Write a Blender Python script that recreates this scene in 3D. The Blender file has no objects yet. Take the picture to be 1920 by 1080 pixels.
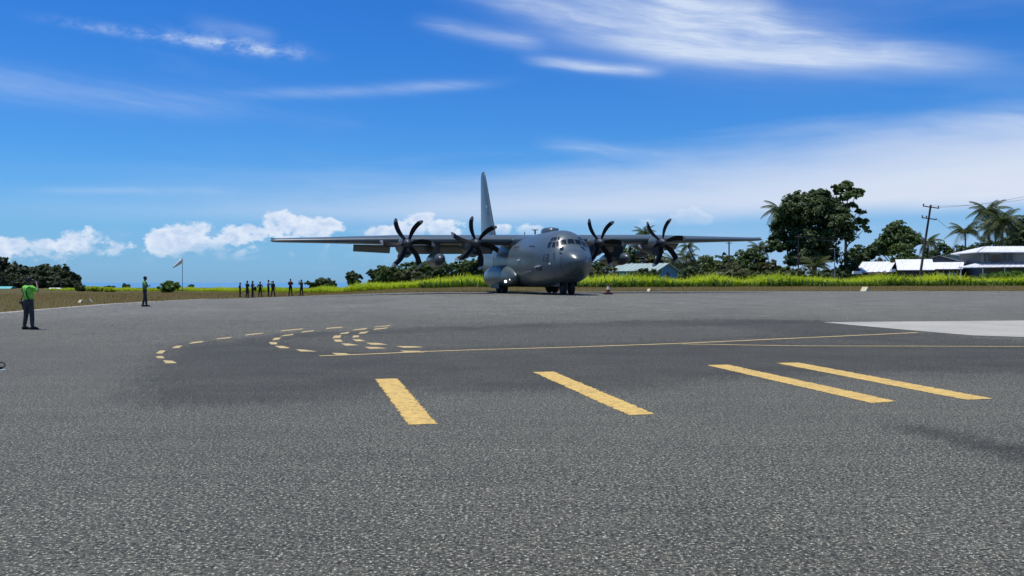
import bpy, math, random
import numpy as np
from mathutils import Vector, Matrix, Euler

random.seed(7); rng = np.random.default_rng(7)
R = math.radians
C = bpy.context.scene.collection
scene = bpy.context.scene

# ------------------------------------------------------------------ camera
cam_data = bpy.data.cameras.new("camera")
cam_data.sensor_width = 36.0
cam_data.lens = 31.875
cam_data.shift_y = -0.0052
cam_data.clip_start = 0.1
cam_data.clip_end = 60000
cam = bpy.data.objects.new("camera", cam_data)
cam.location = (0, 0, 1.6)
cam.rotation_euler = (R(90), 0, 0)
C.objects.link(cam)
scene.camera = cam

# ------------------------------------------------------------------ view
scene.view_settings.view_transform = 'Standard'
scene.view_settings.look = 'None'
scene.view_settings.exposure = 0.0
scene.view_settings.gamma = 1.0
scene.cycles.use_denoising = True
scene.cycles.denoiser = 'OPENIMAGEDENOISE'
scene.cycles.denoising_input_passes = 'RGB_ALBEDO_NORMAL'
scene.cycles.denoising_prefilter = 'ACCURATE'
scene.cycles.caustics_reflective = False
scene.cycles.caustics_refractive = False
scene.cycles.sample_clamp_indirect = 3.0
scene.cycles.max_bounces = 6
scene.cycles.transparent_max_bounces = 8

# ------------------------------------------------------------------ sun
SUN_EL, SUN_AZ = 77.0, -85.0        # azimuth clockwise from +Y
sun_data = bpy.data.lights.new("sun", 'SUN')
sun_data.energy = 4.2
sun_data.angle = R(0.53)
sun_data.color = (1.0, 0.965, 0.90)
sun = bpy.data.objects.new("sun", sun_data)
sd = Vector((math.sin(R(SUN_AZ))*math.cos(R(SUN_EL)), math.cos(R(SUN_AZ))*math.cos(R(SUN_EL)), math.sin(R(SUN_EL))))
sun.rotation_euler = sd.to_track_quat('Z', 'Y').to_euler()
sun.location = (0, 0, 60)
C.objects.link(sun)

# ------------------------------------------------------------------ world: sky and clouds
world = bpy.data.worlds.new("World"); scene.world = world; world.use_nodes = True

class X:                      # tiny wrapper: arithmetic on sockets makes Math nodes
    tree = None
    def __init__(s, k): s.k = k
    @staticmethod
    def op(name, *a, clamp=False):
        n = X.tree.nodes.new('ShaderNodeMath'); n.operation = name; n.use_clamp = clamp
        for i, v in enumerate(a):
            v = v.k if isinstance(v, X) else v
            if isinstance(v, (int, float)): n.inputs[i].default_value = v
            else: X.tree.links.new(v, n.inputs[i])
        return X(n.outputs[0])
    def __add__(s, o): return X.op('ADD', s, o)
    def __radd__(s, o): return X.op('ADD', o, s)
    def __sub__(s, o): return X.op('SUBTRACT', s, o)
    def __rsub__(s, o): return X.op('SUBTRACT', o, s)
    def __mul__(s, o): return X.op('MULTIPLY', s, o)
    def __rmul__(s, o): return X.op('MULTIPLY', o, s)
    def __truediv__(s, o): return X.op('DIVIDE', s, o)
def clampx(a): return X.op('ADD', a, 0.0, clamp=True)
def smooth(a, lo, hi):
    n = X.tree.nodes.new('ShaderNodeMapRange'); n.interpolation_type = 'SMOOTHSTEP'
    X.tree.links.new(a.k, n.inputs[0])
    flip = lo > hi
    if flip: lo, hi = hi, lo
    n.inputs[1].default_value = lo; n.inputs[2].default_value = hi
    n.inputs[3].default_value = 1.0 if flip else 0.0; n.inputs[4].default_value = 0.0 if flip else 1.0
    return X(n.outputs[0])
def gauss(a, mu, w): 
    d = (a - mu) / w
    return X.op('EXPONENT', (d*d) * -1.0)
def vec(a, b, c):
    n = X.tree.nodes.new('ShaderNodeCombineXYZ')
    for i, v in enumerate((a, b, c)):
        if isinstance(v, X): X.tree.links.new(v.k, n.inputs[i])
        else: n.inputs[i].default_value = v
    return n.outputs[0]
def noise(v, scale, detail=4, rough=0.55, dist=0.0):
    n = X.tree.nodes.new('ShaderNodeTexNoise')
    n.inputs['Scale'].default_value = scale; n.inputs['Detail'].default_value = detail
    n.inputs['Roughness'].default_value = rough; n.inputs['Distortion'].default_value = dist
    X.tree.links.new(v, n.inputs['Vector'])
    return X(n.outputs[0])
def mixc(f, a, b):
    n = X.tree.nodes.new('ShaderNodeMix'); n.data_type = 'RGBA'
    if isinstance(f, X): X.tree.links.new(f.k, n.inputs[0])
    else: n.inputs[0].default_value = f
    for i, v in ((6, a), (7, b)):
        if isinstance(v, tuple): n.inputs[i].default_value = (*v, 1)
        else: X.tree.links.new(v, n.inputs[i])
    return n.outputs[2]

def build_sky():
    t = world.node_tree; X.tree = t
    t.nodes.clear()
    out = t.nodes.new('ShaderNodeOutputWorld'); bg = t.nodes.new('ShaderNodeBackground')
    t.links.new(bg.outputs[0], out.inputs[0])
    sky = t.nodes.new('ShaderNodeTexSky'); sky.sky_type = 'NISHITA'; sky.sun_disc = False
    sky.sun_elevation = R(SUN_EL); sky.sun_rotation = R(SUN_AZ)
    sky.air_density = 1.0; sky.dust_density = 0.3; sky.ozone_density = 4.0; sky.altitude = 0
    tc = t.nodes.new('ShaderNodeTexCoord')
    sep = t.nodes.new('ShaderNodeSeparateXYZ'); t.links.new(tc.outputs['Generated'], sep.inputs[0])
    x, y, z = (X(sep.outputs[i]) for i in range(3))
    az = X.op('ARCTAN2', x, y)
    h = X.op('SQRT', x*x + y*y + 1e-6)
    e = z / h
    # clear-air colour, deepened
    hs = t.nodes.new('ShaderNodeHueSaturation'); t.links.new(sky.outputs[0], hs.inputs['Color'])
    hs.inputs['Saturation'].default_value = SKY_SAT; hs.inputs['Value'].default_value = SKY_VAL
    tn = t.nodes.new('ShaderNodeMix'); tn.data_type = 'RGBA'; tn.blend_type = 'MULTIPLY'; tn.inputs[0].default_value = 1.0
    t.links.new(hs.outputs[0], tn.inputs[6])
    t.links.new(mixc(smooth(e, .02, .32), (.43, .87, 1.32), (.255, .755, 1.36)), tn.inputs[7])
    base = tn.outputs[2]
    hz = smooth(e, 0.13, -0.01)
    base = mixc(hz*(0.50 + smooth(az, -.15, .25)*0.35), base, mixc(smooth(az, -.2, .25), (2.1, 4.1, 8.2), (3.6, 5.4, 8.6)))
    # streaky high cloud
    warp = noise(vec(az*2.2, e*5.0, 1.7), 1.6, 3) - 0.5
    wa = az + warp*0.10
    we = e + warp*0.035
    st = noise(vec(wa*3.2, (we + wa*0.16)*30.0, 0.3), 1.0, 7, 0.62)
    st2 = noise(vec(wa*9.0, (we + wa*0.16)*70.0, 4.3), 1.0, 5, 0.6)
    fine = noise(vec(wa*9.0, (e + az*0.14 + warp*.02)*105.0, 2.2), 1.0, 7, 0.68)
    puff = noise(vec(az*42.0, e*75.0, 8.2), 1.0, 6, 0.65)
    streak = clampx(smooth(st, 0.30, 0.72)*0.75 + smooth(st2, 0.40, 0.75)*0.30)
    def stroke(a0, e0, a1, e1, w, amp, soft=0.25, bend=0.0):
        L = math.hypot(a1-a0, e1-e0); ux, uy = (a1-a0)/L, (e1-e0)/L
        tt = ((az - a0)*ux + (e - e0)*uy) / L
        d = (az - a0)*(-uy) + (e - e0)*ux + warp*0.012
        if bend: d = d + (tt*(1.0-tt))*bend
        ends = smooth(tt, -soft*0.6, soft) * smooth(tt, 1.04, 1.0-soft)
        g = d / w
        return ends * X.op('EXPONENT', (g*g)*-1.0) * amp
    ci = ((stroke(-.450, .257, -.196, .2445, .0050, .95, .55) + stroke(-.36, .256, -.200, .2460, .0095, .40, .5))*(0.12 + smooth(puff, .34, .66)*1.1) + stroke(-.34, .272, -.25, .262, .008, .22)
        + stroke(-.10, .345, .34, .232, .016, .85, .35, .055) + stroke(.02, .350, .40, .226, .024, .70, .30, .045)
        + stroke(.14, .318, .50, .212, .014, .85, .3, .03) + stroke(-.10, .286, .04, .262, .008, .8)
        + stroke(.02, .246, .17, .228, .0055, 1.0) + stroke(.14, .310, .30, .30, .05, .5)
        + stroke(-.32, .196, .02, .226, .006, .50, .4) + stroke(-.62, .196, -.25, .186, .016, .33)
        + stroke(.38, .150, .75, .166, .013, .75, .4) + stroke(.04, .150, .22, .128, .008, .55)
        + stroke(-.50, .088, -.28, .098, .004, .30))
    veil = smooth(noise(vec(wa*1.3, (we + wa*0.1)*7.0, 9.0), 1.0, 5, 0.55), 0.52, 0.85) * 0.35
    soft = (stroke(.00, .318, .42, .240, .045, .22, .4) + stroke(.10, .265, .52, .208, .011, .45, .5))*(0.35 + fine*1.2)
    cover = clampx(soft + ci*(0.20 + streak*0.90)*(0.42 + fine*0.80 + (puff - .5)*0.45) + veil*smooth(e, .02, .2))
    base = mixc(cover*0.86, base, (6.9, 7.9, 9.4))
    # layered bank low in the sky
    bn = noise(vec(wa*2.0, we*14.0, 5.5), 1.0, 6, 0.6)
    lowedge = smooth(e + (bn - 0.5)*0.024 - az*0.010, .058, .084)
    top = smooth(e + (bn - 0.5)*0.11 - az*0.050, .150, .075)
    amt = smooth(az, -.62, .15)*0.80 + 0.12 + smooth(az, .1, .5)*0.30
    base = mixc(clampx(lowedge*top*amt*(0.45 + bn*0.75)), base, (6.9, 7.6, 9.0))
    # flat grey streaks under the bank
    sg = smooth(noise(vec(az*3.0, e*85.0, 7.7), 1.0, 3), .58, .72) * smooth(e, .045, .06) * smooth(e, .085, .074)
    base = mixc(sg*0.35, base, (3.6, 5.1, 7.9))
    # heaped cloud along the horizon
    cn = noise(vec(az*26.0, e*36.0, 2.0), 1.0, 8, 0.58)
    cn2 = noise(vec(az*70.0, e*90.0, 6.0), 1.0, 6, 0.6)
    roll = noise(vec(az*9.0, e*3.0, 4.4), 1.0, 3)
    fld = smooth(roll, .42, .70)*0.9 - X.op('ABSOLUTE', (e - .032)/.020) + 0.15
    for a0, e0, w, hh in ((-.492, .036, .034, .011), (-.524, .030, .022, .010), (-.436, .039, .032, .011), (-.452, .043, .014, .008), (-.418, .037, .020, .009),
            (-.349, .049, .020, .018), (-.335, .055, .016, .012), (-.366, .042, .016, .012), (-.322, .038, .022, .012),
            (-.283, .054, .024, .010), (-.252, .062, .020, .014), (-.215, .058, .026, .013), (-.198, .063, .012, .008), (-.300, .048, .016, .009),
            (-.147, .056, .014, .008), (-.132, .052, .014, .008), (-.100, .066, .016, .012), (-.082, .060, .022, .010), (-.108, .056, .028, .010), (-.015, .058, .014, .006), (.022, .057, .018, .007), (.190, .071, .022, .010), (.165, .062, .024, .010)):
        u, v = (az - a0)/w, (e - e0)/hh
        fld = X.op('MAXIMUM', fld, 1.0 - (u*u + v*v)*0.55)
    dpt = fld*0.85 + (cn - 0.5)*3.4 + (cn2 - 0.5)*1.5 - 0.12
    dens = smooth(dpt, 0.05, 0.55)
    lit = clampx(smooth(dpt + (cn2 - .5)*1.2, 1.5, 0.3)*0.55 + smooth(cn, .40, .62)*0.35)
    eb = e - (az*0.070 + 0.055)
    low = smooth(eb + (cn - .5)*.035, -0.010, 0.016)
    pat = smooth(noise(vec(az*14.0, e*46.0, 11.0), 1.0, 6, .6), .50, .78) * smooth(e, .008, .03) * smooth(e, .075, .045) * 0.38
    base = mixc(pat, base, (5.2, 6.5, 8.8))
    far = smooth(az, .02, .10)*0.55
    ccol = mixc(lit, (3.7, 5.3, 8.2), (8.6, 9.2, 10.0))
    base = mixc(clampx(dens*(low*0.90 + 0.05)*(1.0 - far)), base, ccol)
    t.links.new(base, bg.inputs['Color']); bg.inputs['Strength'].default_value = 0.1
SKY_SAT, SKY_VAL = 1.12, 0.97
build_sky()

# ------------------------------------------------------------------ material helpers
def new_mat(name):
    m = bpy.data.materials.new(name); m.use_nodes = True
    t = m.node_tree; X.tree = t
    return m, t, t.nodes['Principled BSDF']
def setc(t, sock, v):
    if isinstance(v, tuple): sock.default_value = (*v, 1)
    else: t.links.new(v, sock)
def plain(name, col, rough=0.6, metal=0.0, spec=0.5, var=0.12, scale=3.0, bump=0.0, coat=0.0):
    m, t, b = new_mat(name)
    g = t.nodes.new('ShaderNodeTexCoord').outputs['Object']
    n = noise(g, scale, 5, 0.6)
    dark = tuple(c*(1-var*1.6) for c in col); lite = tuple(min(1, c*(1+var)) for c in col)
    setc(t, b.inputs['Base Color'], mixc(smooth(n, 0.3, 0.7), dark, lite))
    rr = clampx(n*0.25 + (rough - 0.12)); t.links.new(rr.k, b.inputs['Roughness'])
    b.inputs['Metallic'].default_value = metal
    b.inputs['Specular IOR Level'].default_value = spec
    if coat: b.inputs['Coat Weight'].default_value = coat; b.inputs['Coat Roughness'].default_value = 0.12
    if bump:
        bp = t.nodes.new('ShaderNodeBump'); bp.inputs['Strength'].default_value = bump; bp.inputs['Distance'].default_value = 0.02
        t.links.new(n.k, bp.inputs['Height']); t.links.new(bp.outputs[0], b.inputs['Normal'])
    return m
def leafy(name, a, b_, trans=0.35, rough=0.55, spec=0.3):
    m, t, b = new_mat(name)
    at = t.nodes.new('ShaderNodeAttribute'); at.attribute_name = 'tint'
    col = mixc(X(at.outputs['Fac']), a, b_)
    setc(t, b.inputs['Base Color'], col)
    b.inputs['Roughness'].default_value = rough; b.inputs['Specular IOR Level'].default_value = spec
    tr = t.nodes.new('ShaderNodeBsdfTranslucent')
    setc(t, tr.inputs[0], mixc(0.5, col, (a[0]*1.5+b_[0]*.6, a[1]*1.3+b_[1]*.6, a[2]*.4)))
    mx = t.nodes.new('ShaderNodeMixShader'); mx.inputs[0].default_value = trans
    t.links.new(b.outputs[0], mx.inputs[1]); t.links.new(tr.outputs[0], mx.inputs[2])
    t.links.new(mx.outputs[0], t.nodes['Material Output'].inputs[0])
    return m

# ------------------------------------------------------------------ mesh helpers
class MB:
    def __init__(s): s.v = []; s.f = []; s.m = []
    def add(s, vs, fs, mi=0):
        o = len(s.v); s.v += [tuple(p) for p in vs]; s.f += [tuple(i+o for i in f) for f in fs]; s.m += [mi]*len(fs)
    def box(s, c, d, rz=0.0, mi=0, taper=1.0):
        hx, hy, hz = d[0]/2, d[1]/2, d[2]/2; vs = []
        for sz in (-1, 1):
            k = taper if sz > 0 else 1.0
            for sx, sy in ((-1,-1),(1,-1),(1,1),(-1,1)):
                a, b = sx*hx*k, sy*hy*k
                vs.append((c[0]+a*math.cos(rz)-b*math.sin(rz), c[1]+a*math.sin(rz)+b*math.cos(rz), c[2]+sz*hz))
        s.add(vs, [(3,2,1,0),(4,5,6,7),(0,1,5,4),(1,2,6,5),(2,3,7,6),(3,0,4,7)], mi)
    def rings(s, rs, cap=True, mi=0, closed=True):
        o = len(s.v); n = len(rs[0])
        for r in rs: s.v += [tuple(p) for p in r]
        for i in range(len(rs)-1):
            for j in range(n if closed else n-1):
                a = o+i*n+j; b = o+i*n+(j+1) % n
                s.f.append((a, b, b+n, a+n)); s.m.append(mi)
        if cap and closed:
            s.f.append(tuple(o+j for j in range(n))[::-1]); s.m.append(mi)
            s.f.append(tuple(o+(len(rs)-1)*n+j for j in range(n))); s.m.append(mi)
    def tube(s, pts, rad, n=8, mi=0):
        pts = [Vector(p) for p in pts]; rs = []
        if not hasattr(rad, '__len__'): rad = [rad]*len(pts)
        for i, p in enumerate(pts):
            d = (pts[min(i+1, len(pts)-1)] - pts[max(i-1, 0)]).normalized()
            a = d.cross(Vector((0,0,1)) if abs(d.z) < .9 else Vector((0,1,0))).normalized(); b = d.cross(a)
            rs.append([p + (a*math.cos(2*math.pi*k/n) + b*math.sin(2*math.pi*k/n))*rad[i] for k in range(n)])
        s.rings(rs, mi=mi)
    def build(s, name, mats, parent=None, smooth=False, rec=True):
        me = bpy.data.meshes.new(name); me.from_pydata(s.v, [], s.f)
        for m in (mats if isinstance(mats, (list, tuple)) else [mats]): me.materials.append(m)
        if len(set(s.m)) > 1: me.polygons.foreach_set('material_index', s.m)
        me.update()
        if rec:
            import bmesh
            bm = bmesh.new(); bm.from_mesh(me); bmesh.ops.recalc_face_normals(bm, faces=bm.faces); bm.to_mesh(me); bm.free()
        if smooth: smooth_mesh(me)
        o = bpy.data.objects.new(name, me); C.objects.link(o)
        if parent: o.parent = parent
        return o
def smooth_mesh(me, ang=38):
    me.polygons.foreach_set('use_smooth', [True]*len(me.polygons))
    try: me.set_sharp_from_angle(angle=R(ang))
    except Exception: pass
def lathe(mb, prof, org, axis='x', n=20, mi=0):
    """prof: (along, radius) pairs"""
    rs = []
    for a, r in prof:
        ring = []
        for k in range(n):
            c, s_ = math.cos(2*math.pi*k/n)*r, math.sin(2*math.pi*k/n)*r
            p = {'x': (a, c, s_), 'y': (c, a, s_), 'z': (c, s_, a)}[axis]
            ring.append((org[0]+p[0], org[1]+p[1], org[2]+p[2]))
        rs.append(ring)
    mb.rings(rs, mi=mi)
def tag(o, label=None, cat=None, group=None, kind=None):
    if label: o['label'] = label
    if cat: o['category'] = cat
    if group: o['group'] = group
    if kind: o['kind'] = kind
    return o
def thing(name, loc, label, cat, group=None, rot=(0,0,0)):
    o = bpy.data.objects.new(name, None); o.empty_display_size = .2; C.objects.link(o)
    o.location = loc; o.rotation_euler = rot
    return tag(o, label, cat, group)
def part(name, me, parent, loc=(0,0,0), rot=(0,0,0), scale=(1,1,1)):
    o = bpy.data.objects.new(name, me); C.objects.link(o); o.parent = parent
    o.location = loc; o.rotation_euler = rot; o.scale = scale
    return o
def np_mesh(name, V, F, mats, tint=None, parent=None):
    """V (n,3), F (m,k) arrays, tint per face"""
    me = bpy.data.meshes.new(name)
    n, m, k = len(V), len(F), F.shape[1]
    me.vertices.add(n); me.vertices.foreach_set('co', np.asarray(V, dtype=np.float32).ravel())
    me.loops.add(m*k); me.loops.foreach_set('vertex_index', np.asarray(F, dtype=np.int32).ravel())
    me.polygons.add(m); me.polygons.foreach_set('loop_start', np.arange(0, m*k, k, dtype=np.int32))
    if tint is not None:
        at = me.attributes.new('tint', 'FLOAT', 'FACE'); at.data.foreach_set('value', np.asarray(tint, dtype=np.float32))
    for mt in (mats if isinstance(mats, (list, tuple)) else [mats]): me.materials.append(mt)
    me.update(calc_edges=True)
    o = bpy.data.objects.new(name, me); C.objects.link(o)
    if parent: o.parent = parent
    return o

# ------------------------------------------------------------------ terrain
def S(t): t = min(1.0, max(0.0, t)); return t*t*(3-2*t)
def gz(x, y):
    s1 = S((x+32)/28); s2 = S((y-22)/38)
    z = .75*s1*s2 + .02*max(0.0, min(y, 120)-95)*s1
    if y > 300: z -= 2.4*S((y-300)/30)
    return z
def P3(x, y, dz=0.0): return (x, y, gz(x, y)+dz)

# --- materials for the ground
def asphalt():
    m, t, b = new_mat('asphalt')
    g = t.nodes.new('ShaderNodeTexCoord').outputs['Object']
    at = t.nodes.new('ShaderNodeAttribute'); at.attribute_name = 'wear'
    wear = X(at.outputs['Fac'])
    big = noise(g, 0.09, 4, 0.6); mid = noise(g, 0.55, 5, 0.65)
    wear = wear * (0.62 + smooth(mid, .32, .66)*0.50)
    mp = t.nodes.new('ShaderNodeMapping'); t.links.new(g, mp.inputs[0]); mp.inputs['Scale'].default_value = (0.25, 2.0, 1)
    mp.inputs['Rotation'].default_value = (0, 0, R(6))
    band = noise(mp.outputs[0], 1.0, 4, 0.6)
    s1 = noise(g, 40.0, 2, 0.8); s2 = noise(g, 15.0, 3, 0.75); s3 = noise(g, 4.5, 5, 0.8)
    val = 0.094 + (big-0.5)*0.07 + (mid-0.5)*0.045 + (band-0.5)*0.055
    val = val * (1.0 - wear*0.50)
    spk = 0.26 + smooth(s1, .36, .64)*1.15 + (s2-0.5)*2.3 + (s3-0.5)*0.9
    val = val * X.op('MAXIMUM', spk, 0.15)
    chips = smooth(s1, .60, .67) * 0.46 * (1.0 - wear*0.60) + smooth(s2, .60, .72) * 0.10
    val = val + chips
    cr = t.nodes.new('ShaderNodeCombineColor')
    t.links.new((val*1.04).k, cr.inputs[0]); t.links.new(val.k, cr.inputs[1]); t.links.new((val*(0.73 - wear*0.05)).k, cr.inputs[2])
    t.links.new(cr.outputs[0], b.inputs['Base Color'])
    b.inputs['Roughness'].default_value = 0.82; b.inputs['Specular IOR Level'].default_value = 0.35
    bp = t.nodes.new('ShaderNodeBump'); bp.inputs['Strength'].default_value = 0.55; bp.inputs['Distance'].default_value = 0.012
    t.links.new((s1 + s2*0.8).k, bp.inputs['Height']); t.links.new(bp.outputs[0], b.inputs['Normal'])
    return m
M_asphalt = asphalt()
def dry_grass():
    m, t, b = new_mat('dry_grass_ground')
    g = t.nodes.new('ShaderNodeTexCoord').outputs['Object']
    mp = t.nodes.new('ShaderNodeMapping'); t.links.new(g, mp.inputs[0]); mp.inputs['Scale'].default_value = (0.5, 1.8, 1)
    n1 = noise(mp.outputs[0], 0.14, 5, 0.65); n2 = noise(g, 1.6, 5, 0.7); n3 = noise(g, 14.0, 3, 0.7)
    c = mixc(smooth(n1, .35, .65), (.150, .108, .038), (.135, .128, .036))
    c = mixc(smooth(n2, .45, .8)*0.6, c, (.22, .165, .075))
    c = mixc(smooth(n3, .35, .7), tuple(q*.6 for q in (.10, .085, .03)), c)
    setc(t, b.inputs['Base Color'], c); b.inputs['Roughness'].default_value = .95; b.inputs['Specular IOR Level'].default_value = .1
    return m
M_field = dry_grass()
def paint(name, col, worn=0.5):
    m, t, b = new_mat(name)
    g = t.nodes.new('ShaderNodeTexCoord').outputs['Object']
    n1 = noise(g, 30.0, 3, 0.75); n2 = noise(g, 2.0, 4, 0.6); n3 = noise(g, 9.0, 4, .7)
    w = smooth(n1*0.62 + n2*0.22 + n3*.22, .57 - worn*0.02, .66)
    c = mixc(smooth(n3, .35, .65)*.8, col, (col[0]*.72, col[1]*.66, col[2]*.55))
    setc(t, b.inputs['Base Color'], mixc(w*0.85, c, (.075, .07, .06)))
    b.inputs['Roughness'].default_value = .75
    return m
M_yellow = paint('yellow_paint', (.70, .475, .125), 1.2)
M_faded = paint('faded_yellow_paint', (.60, .46, .20), .4)
def concrete():
    m, t, b = new_mat('concrete')
    g = t.nodes.new('ShaderNodeTexCoord').outputs['Object']
    n1 = noise(g, .5, 5, .65); n2 = noise(g, 22., 3, .7)
    c = mixc(smooth(n1, .3, .7), (.36, .34, .275), (.46, .435, .355))
    setc(t, b.inputs['Base Color'], mixc(smooth(n2, .35, .7)*.5, c, (.30, .29, .25))); b.inputs['Roughness'].default_value = .85
    return m
M_concrete = concrete()

# --- ground sheet
def ground_sheet():
    xs = np.concatenate([np.linspace(-2600, -200, 14), np.linspace(-180, 180, 130), np.linspace(200, 2600, 14)])
    ys = np.concatenate([np.linspace(-900, -30, 12), np.linspace(-20, 150, 110), np.linspace(155, 345, 40)])
    V = [(x, y, gz(x, y) - 0.03) for y in ys for x in xs]
    n = len(xs)
    F = [(j*n+i, j*n+i+1, (j+1)*n+i+1, (j+1)*n+i) for j in range(len(ys)-1) for i in range(n-1)]
    o = np_mesh('ground', np.array(V), np.array(F), M_field); o['kind'] = 'structure'
    return o
ground_sheet()
def water():
    m, t, b = new_mat('sea_water')
    b.inputs['Base Color'].default_value = (.10, .28, .44, 1); b.inputs['Roughness'].default_value = .4
    g = t.nodes.new('ShaderNodeTexCoord').outputs['Object']
    n = noise(g, .12, 4, .6); bp = t.nodes.new('ShaderNodeBump'); bp.inputs['Strength'].default_value = .25
    t.links.new(n.k, bp.inputs['Height']); t.links.new(bp.outputs[0], b.inputs['Normal'])
    mb = MB(); mb.add([(-30000, 318, -1.4), (30000, 318, -1.4), (30000, 42000, -1.4), (-30000, 42000, -1.4)], [(0,1,2,3)])
    o = mb.build('sea', m, rec=False); o['kind'] = 'structure'
water()

# --- apron: asphalt sheet, worn and resurfaced areas carried by an attribute
EDGE = [(-62, -30), (-40, 5), (-25.3, 44.7), (-26.6, 52), (-29.3, 66), (-29.9, 77), (-29.2, 88), (-25.2, 92.5), (-19.5, 92), (-13.5, 88), (-8, 84), (-2.7, 82.5), (6.6, 86), (22, 90), (47, 92), (90, 95), (150, 60), (150, -30), (60, -60), (-40, -60), (-62, -30)]
DARK = [(-8.75, 23.6), (-6.53, 27.77), (-2.91, 30.88), (2.74, 33.3), (8.04, 35.06), (12.16, 34.46), (12.71, 28.44), (13.87, 24.57), (19, 21), (16, 16), (8.78, 15.75), (4.94, 15.75), (2.19, 13.6), (-0.95, 12.9), (-4.74, 11.6), (-5.68, 12.96)]
MID = [(-6.65, 24.57), (-2.72, 28.91), (2.54, 30.88), (7.99, 30.88), (8.74, 27.53), (1.94, 23.6), (-3.2, 20.93)]
STREAK = [(4.2, 10.3), (4.62, 10.1), (5.15, 8.6), (5.2, 7.3), (4.6, 7.6), (4.40, 8.9)]
def poly_sd(px, py, poly):
    d = np.full(px.shape, 1e9); inside = np.zeros(px.shape, bool); n = len(poly)
    for i in range(n):
        (x0, y0), (x1, y1) = poly[i], poly[(i+1) % n]
        ex, ey = x1-x0, y1-y0; L2 = ex*ex+ey*ey+1e-12
        t = np.clip(((px-x0)*ex+(py-y0)*ey)/L2, 0, 1)
        d = np.minimum(d, np.hypot(px-x0-t*ex, py-y0-t*ey))
        c = ((y0 > py) != (y1 > py)) & (px < (x1-x0)*(py-y0)/(y1-y0+1e-12)+x0)
        inside ^= c
    return np.where(inside, -d, d)
def sstep(v, a, b): t = np.clip((v-a)/(b-a), 0, 1); return t*t*(3-2*t)
def edge_radius(th):
    dx, dy = math.sin(th), math.cos(th); best = 1e9
    for (x0, y0), (x1, y1) in zip(EDGE[:-1], EDGE[1:]):
        ex, ey = x1-x0, y1-y0; den = dx*ey-dy*ex
        if abs(den) < 1e-9: continue
        r = (x0*ey-y0*ex)/den; u = (x0*dy-y0*dx)/den
        if r > 0 and -1e-6 <= u <= 1+1e-6: best = min(best, r)
    return best
def apron():
    fr = np.linspace(R(-36), R(36), 460); rest = np.linspace(R(36), R(324), 70)[1:]
    th = np.concatenate([fr, rest[:-1]]); nt = len(th); nr = 210
    V = [(0, 0, gz(0, 0))]; tt = np.linspace(0, 1, nr+1)[1:]
    for i, a in enumerate(th):
        rr = edge_radius(a) + .25*math.sin(i*.9) + .3*math.sin(i*.37+1) + random.uniform(-.12, .12)
        for q in tt:
            r = rr*q**1.35; x, y = r*math.sin(a), r*math.cos(a)
            V.append((x, y, gz(x, y)))
    V = np.array(V)
    F = []
    for i in range(nt):
        j = (i+1) % nt
        a = 1+i*nr; b = 1+j*nr
        F.append((0, a, b, b))
    Q = [(1+i*nr+k, 1+i*nr+k+1, 1+((i+1) % nt)*nr+k+1, 1+((i+1) % nt)*nr+k) for i in range(nt) for k in range(nr-1)]
    me = bpy.data.meshes.new('apron'); me.from_pydata([tuple(v) for v in V], [], [f[:3] for f in F]+Q)
    x, y = V[:, 0], V[:, 1]
    wob = .35*np.sin(x*1.3+y*.7)+.25*np.sin(x*2.9-y*1.9)+.3*np.sin(x*.6+2.2)+rng.normal(0, .55, len(x))
    w = np.zeros(len(x))
    sd_ = poly_sd(x, y, DARK)+wob*.45
    w = np.maximum(w, (1-sstep(sd_, -.7, .5))*.92)
    sm = poly_sd(x, y, MID)+wob*.5
    w = w - (1-sstep(sm, -.8, .6))*.42*(w > .3)
    ss = poly_sd(x, y, STREAK)+wob*.10
    w = np.maximum(w, (1-sstep(ss, -.12, .12))*.95)
    w = np.maximum(w, np.exp(-(((x-1.25)/.16)**2+((y-6.45)/.12)**2))*.5)
    # paler weathered asphalt towards the grass
    old = sstep(y, 30, 46)
    w = w - .85*old*(1-np.clip(w, 0, 1))
    w = w - .35*np.exp(-(((x-2.7-(5.6-y)*.3)/.10)**2+((y-5.6)/.35)**2))
    at = me.attributes.new('wear', 'FLOAT', 'POINT'); at.data.foreach_set('value', w.astype(np.float32))
    me.materials.append(M_asphalt); me.update()
    o = bpy.data.objects.new('apron', me); C.objects.link(o); o['kind'] = 'structure'
    me.polygons.foreach_set('use_smooth', [True]*len(me.polygons))
apron()

# --- sheets laid on the apron
def sheet(name, poly, mat, dz, label=None, cat=None, group=None, kind=None, n=8, jag=0.0):
    """quad (4 corners) draped over the apron"""
    V = []; a, b, c, d = [Vector((*p, 0)) for p in poly]
    L = max((d-a).length, (c-b).length); W = max((b-a).length, (c-d).length)
    nu = max(1, min(40, int(W/1.5)+1)); nv = max(n, min(40, int(L/1.0)+1))
    if jag: nu = max(nu, 3); nv = max(nv, 120)
    for i in range(nv+1):
        for j in range(nu+1):
            p = (a.lerp(b, j/nu)).lerp(d.lerp(c, j/nu), i/nv)
            x, y = p.x, p.y
            if jag and j in (0, nu): x += random.uniform(-jag, jag)
            if jag and i in (0, nv): y += random.uniform(-jag, jag)
            V.append((x, y, gz(x, y)+dz))
    w = nu+1
    F = [(i*w+j, i*w+j+1, (i+1)*w+j+1, (i+1)*w+j) for i in range(nv) for j in range(nu)]
    me = bpy.data.meshes.new(name); me.from_pydata(V, [], F); me.materials.append(mat); me.update()
    if me.polygons[0].normal.z < 0: me.flip_normals()
    o = bpy.data.objects.new(name, me); C.objects.link(o)
    return tag(o, label, cat, group, kind)
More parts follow.
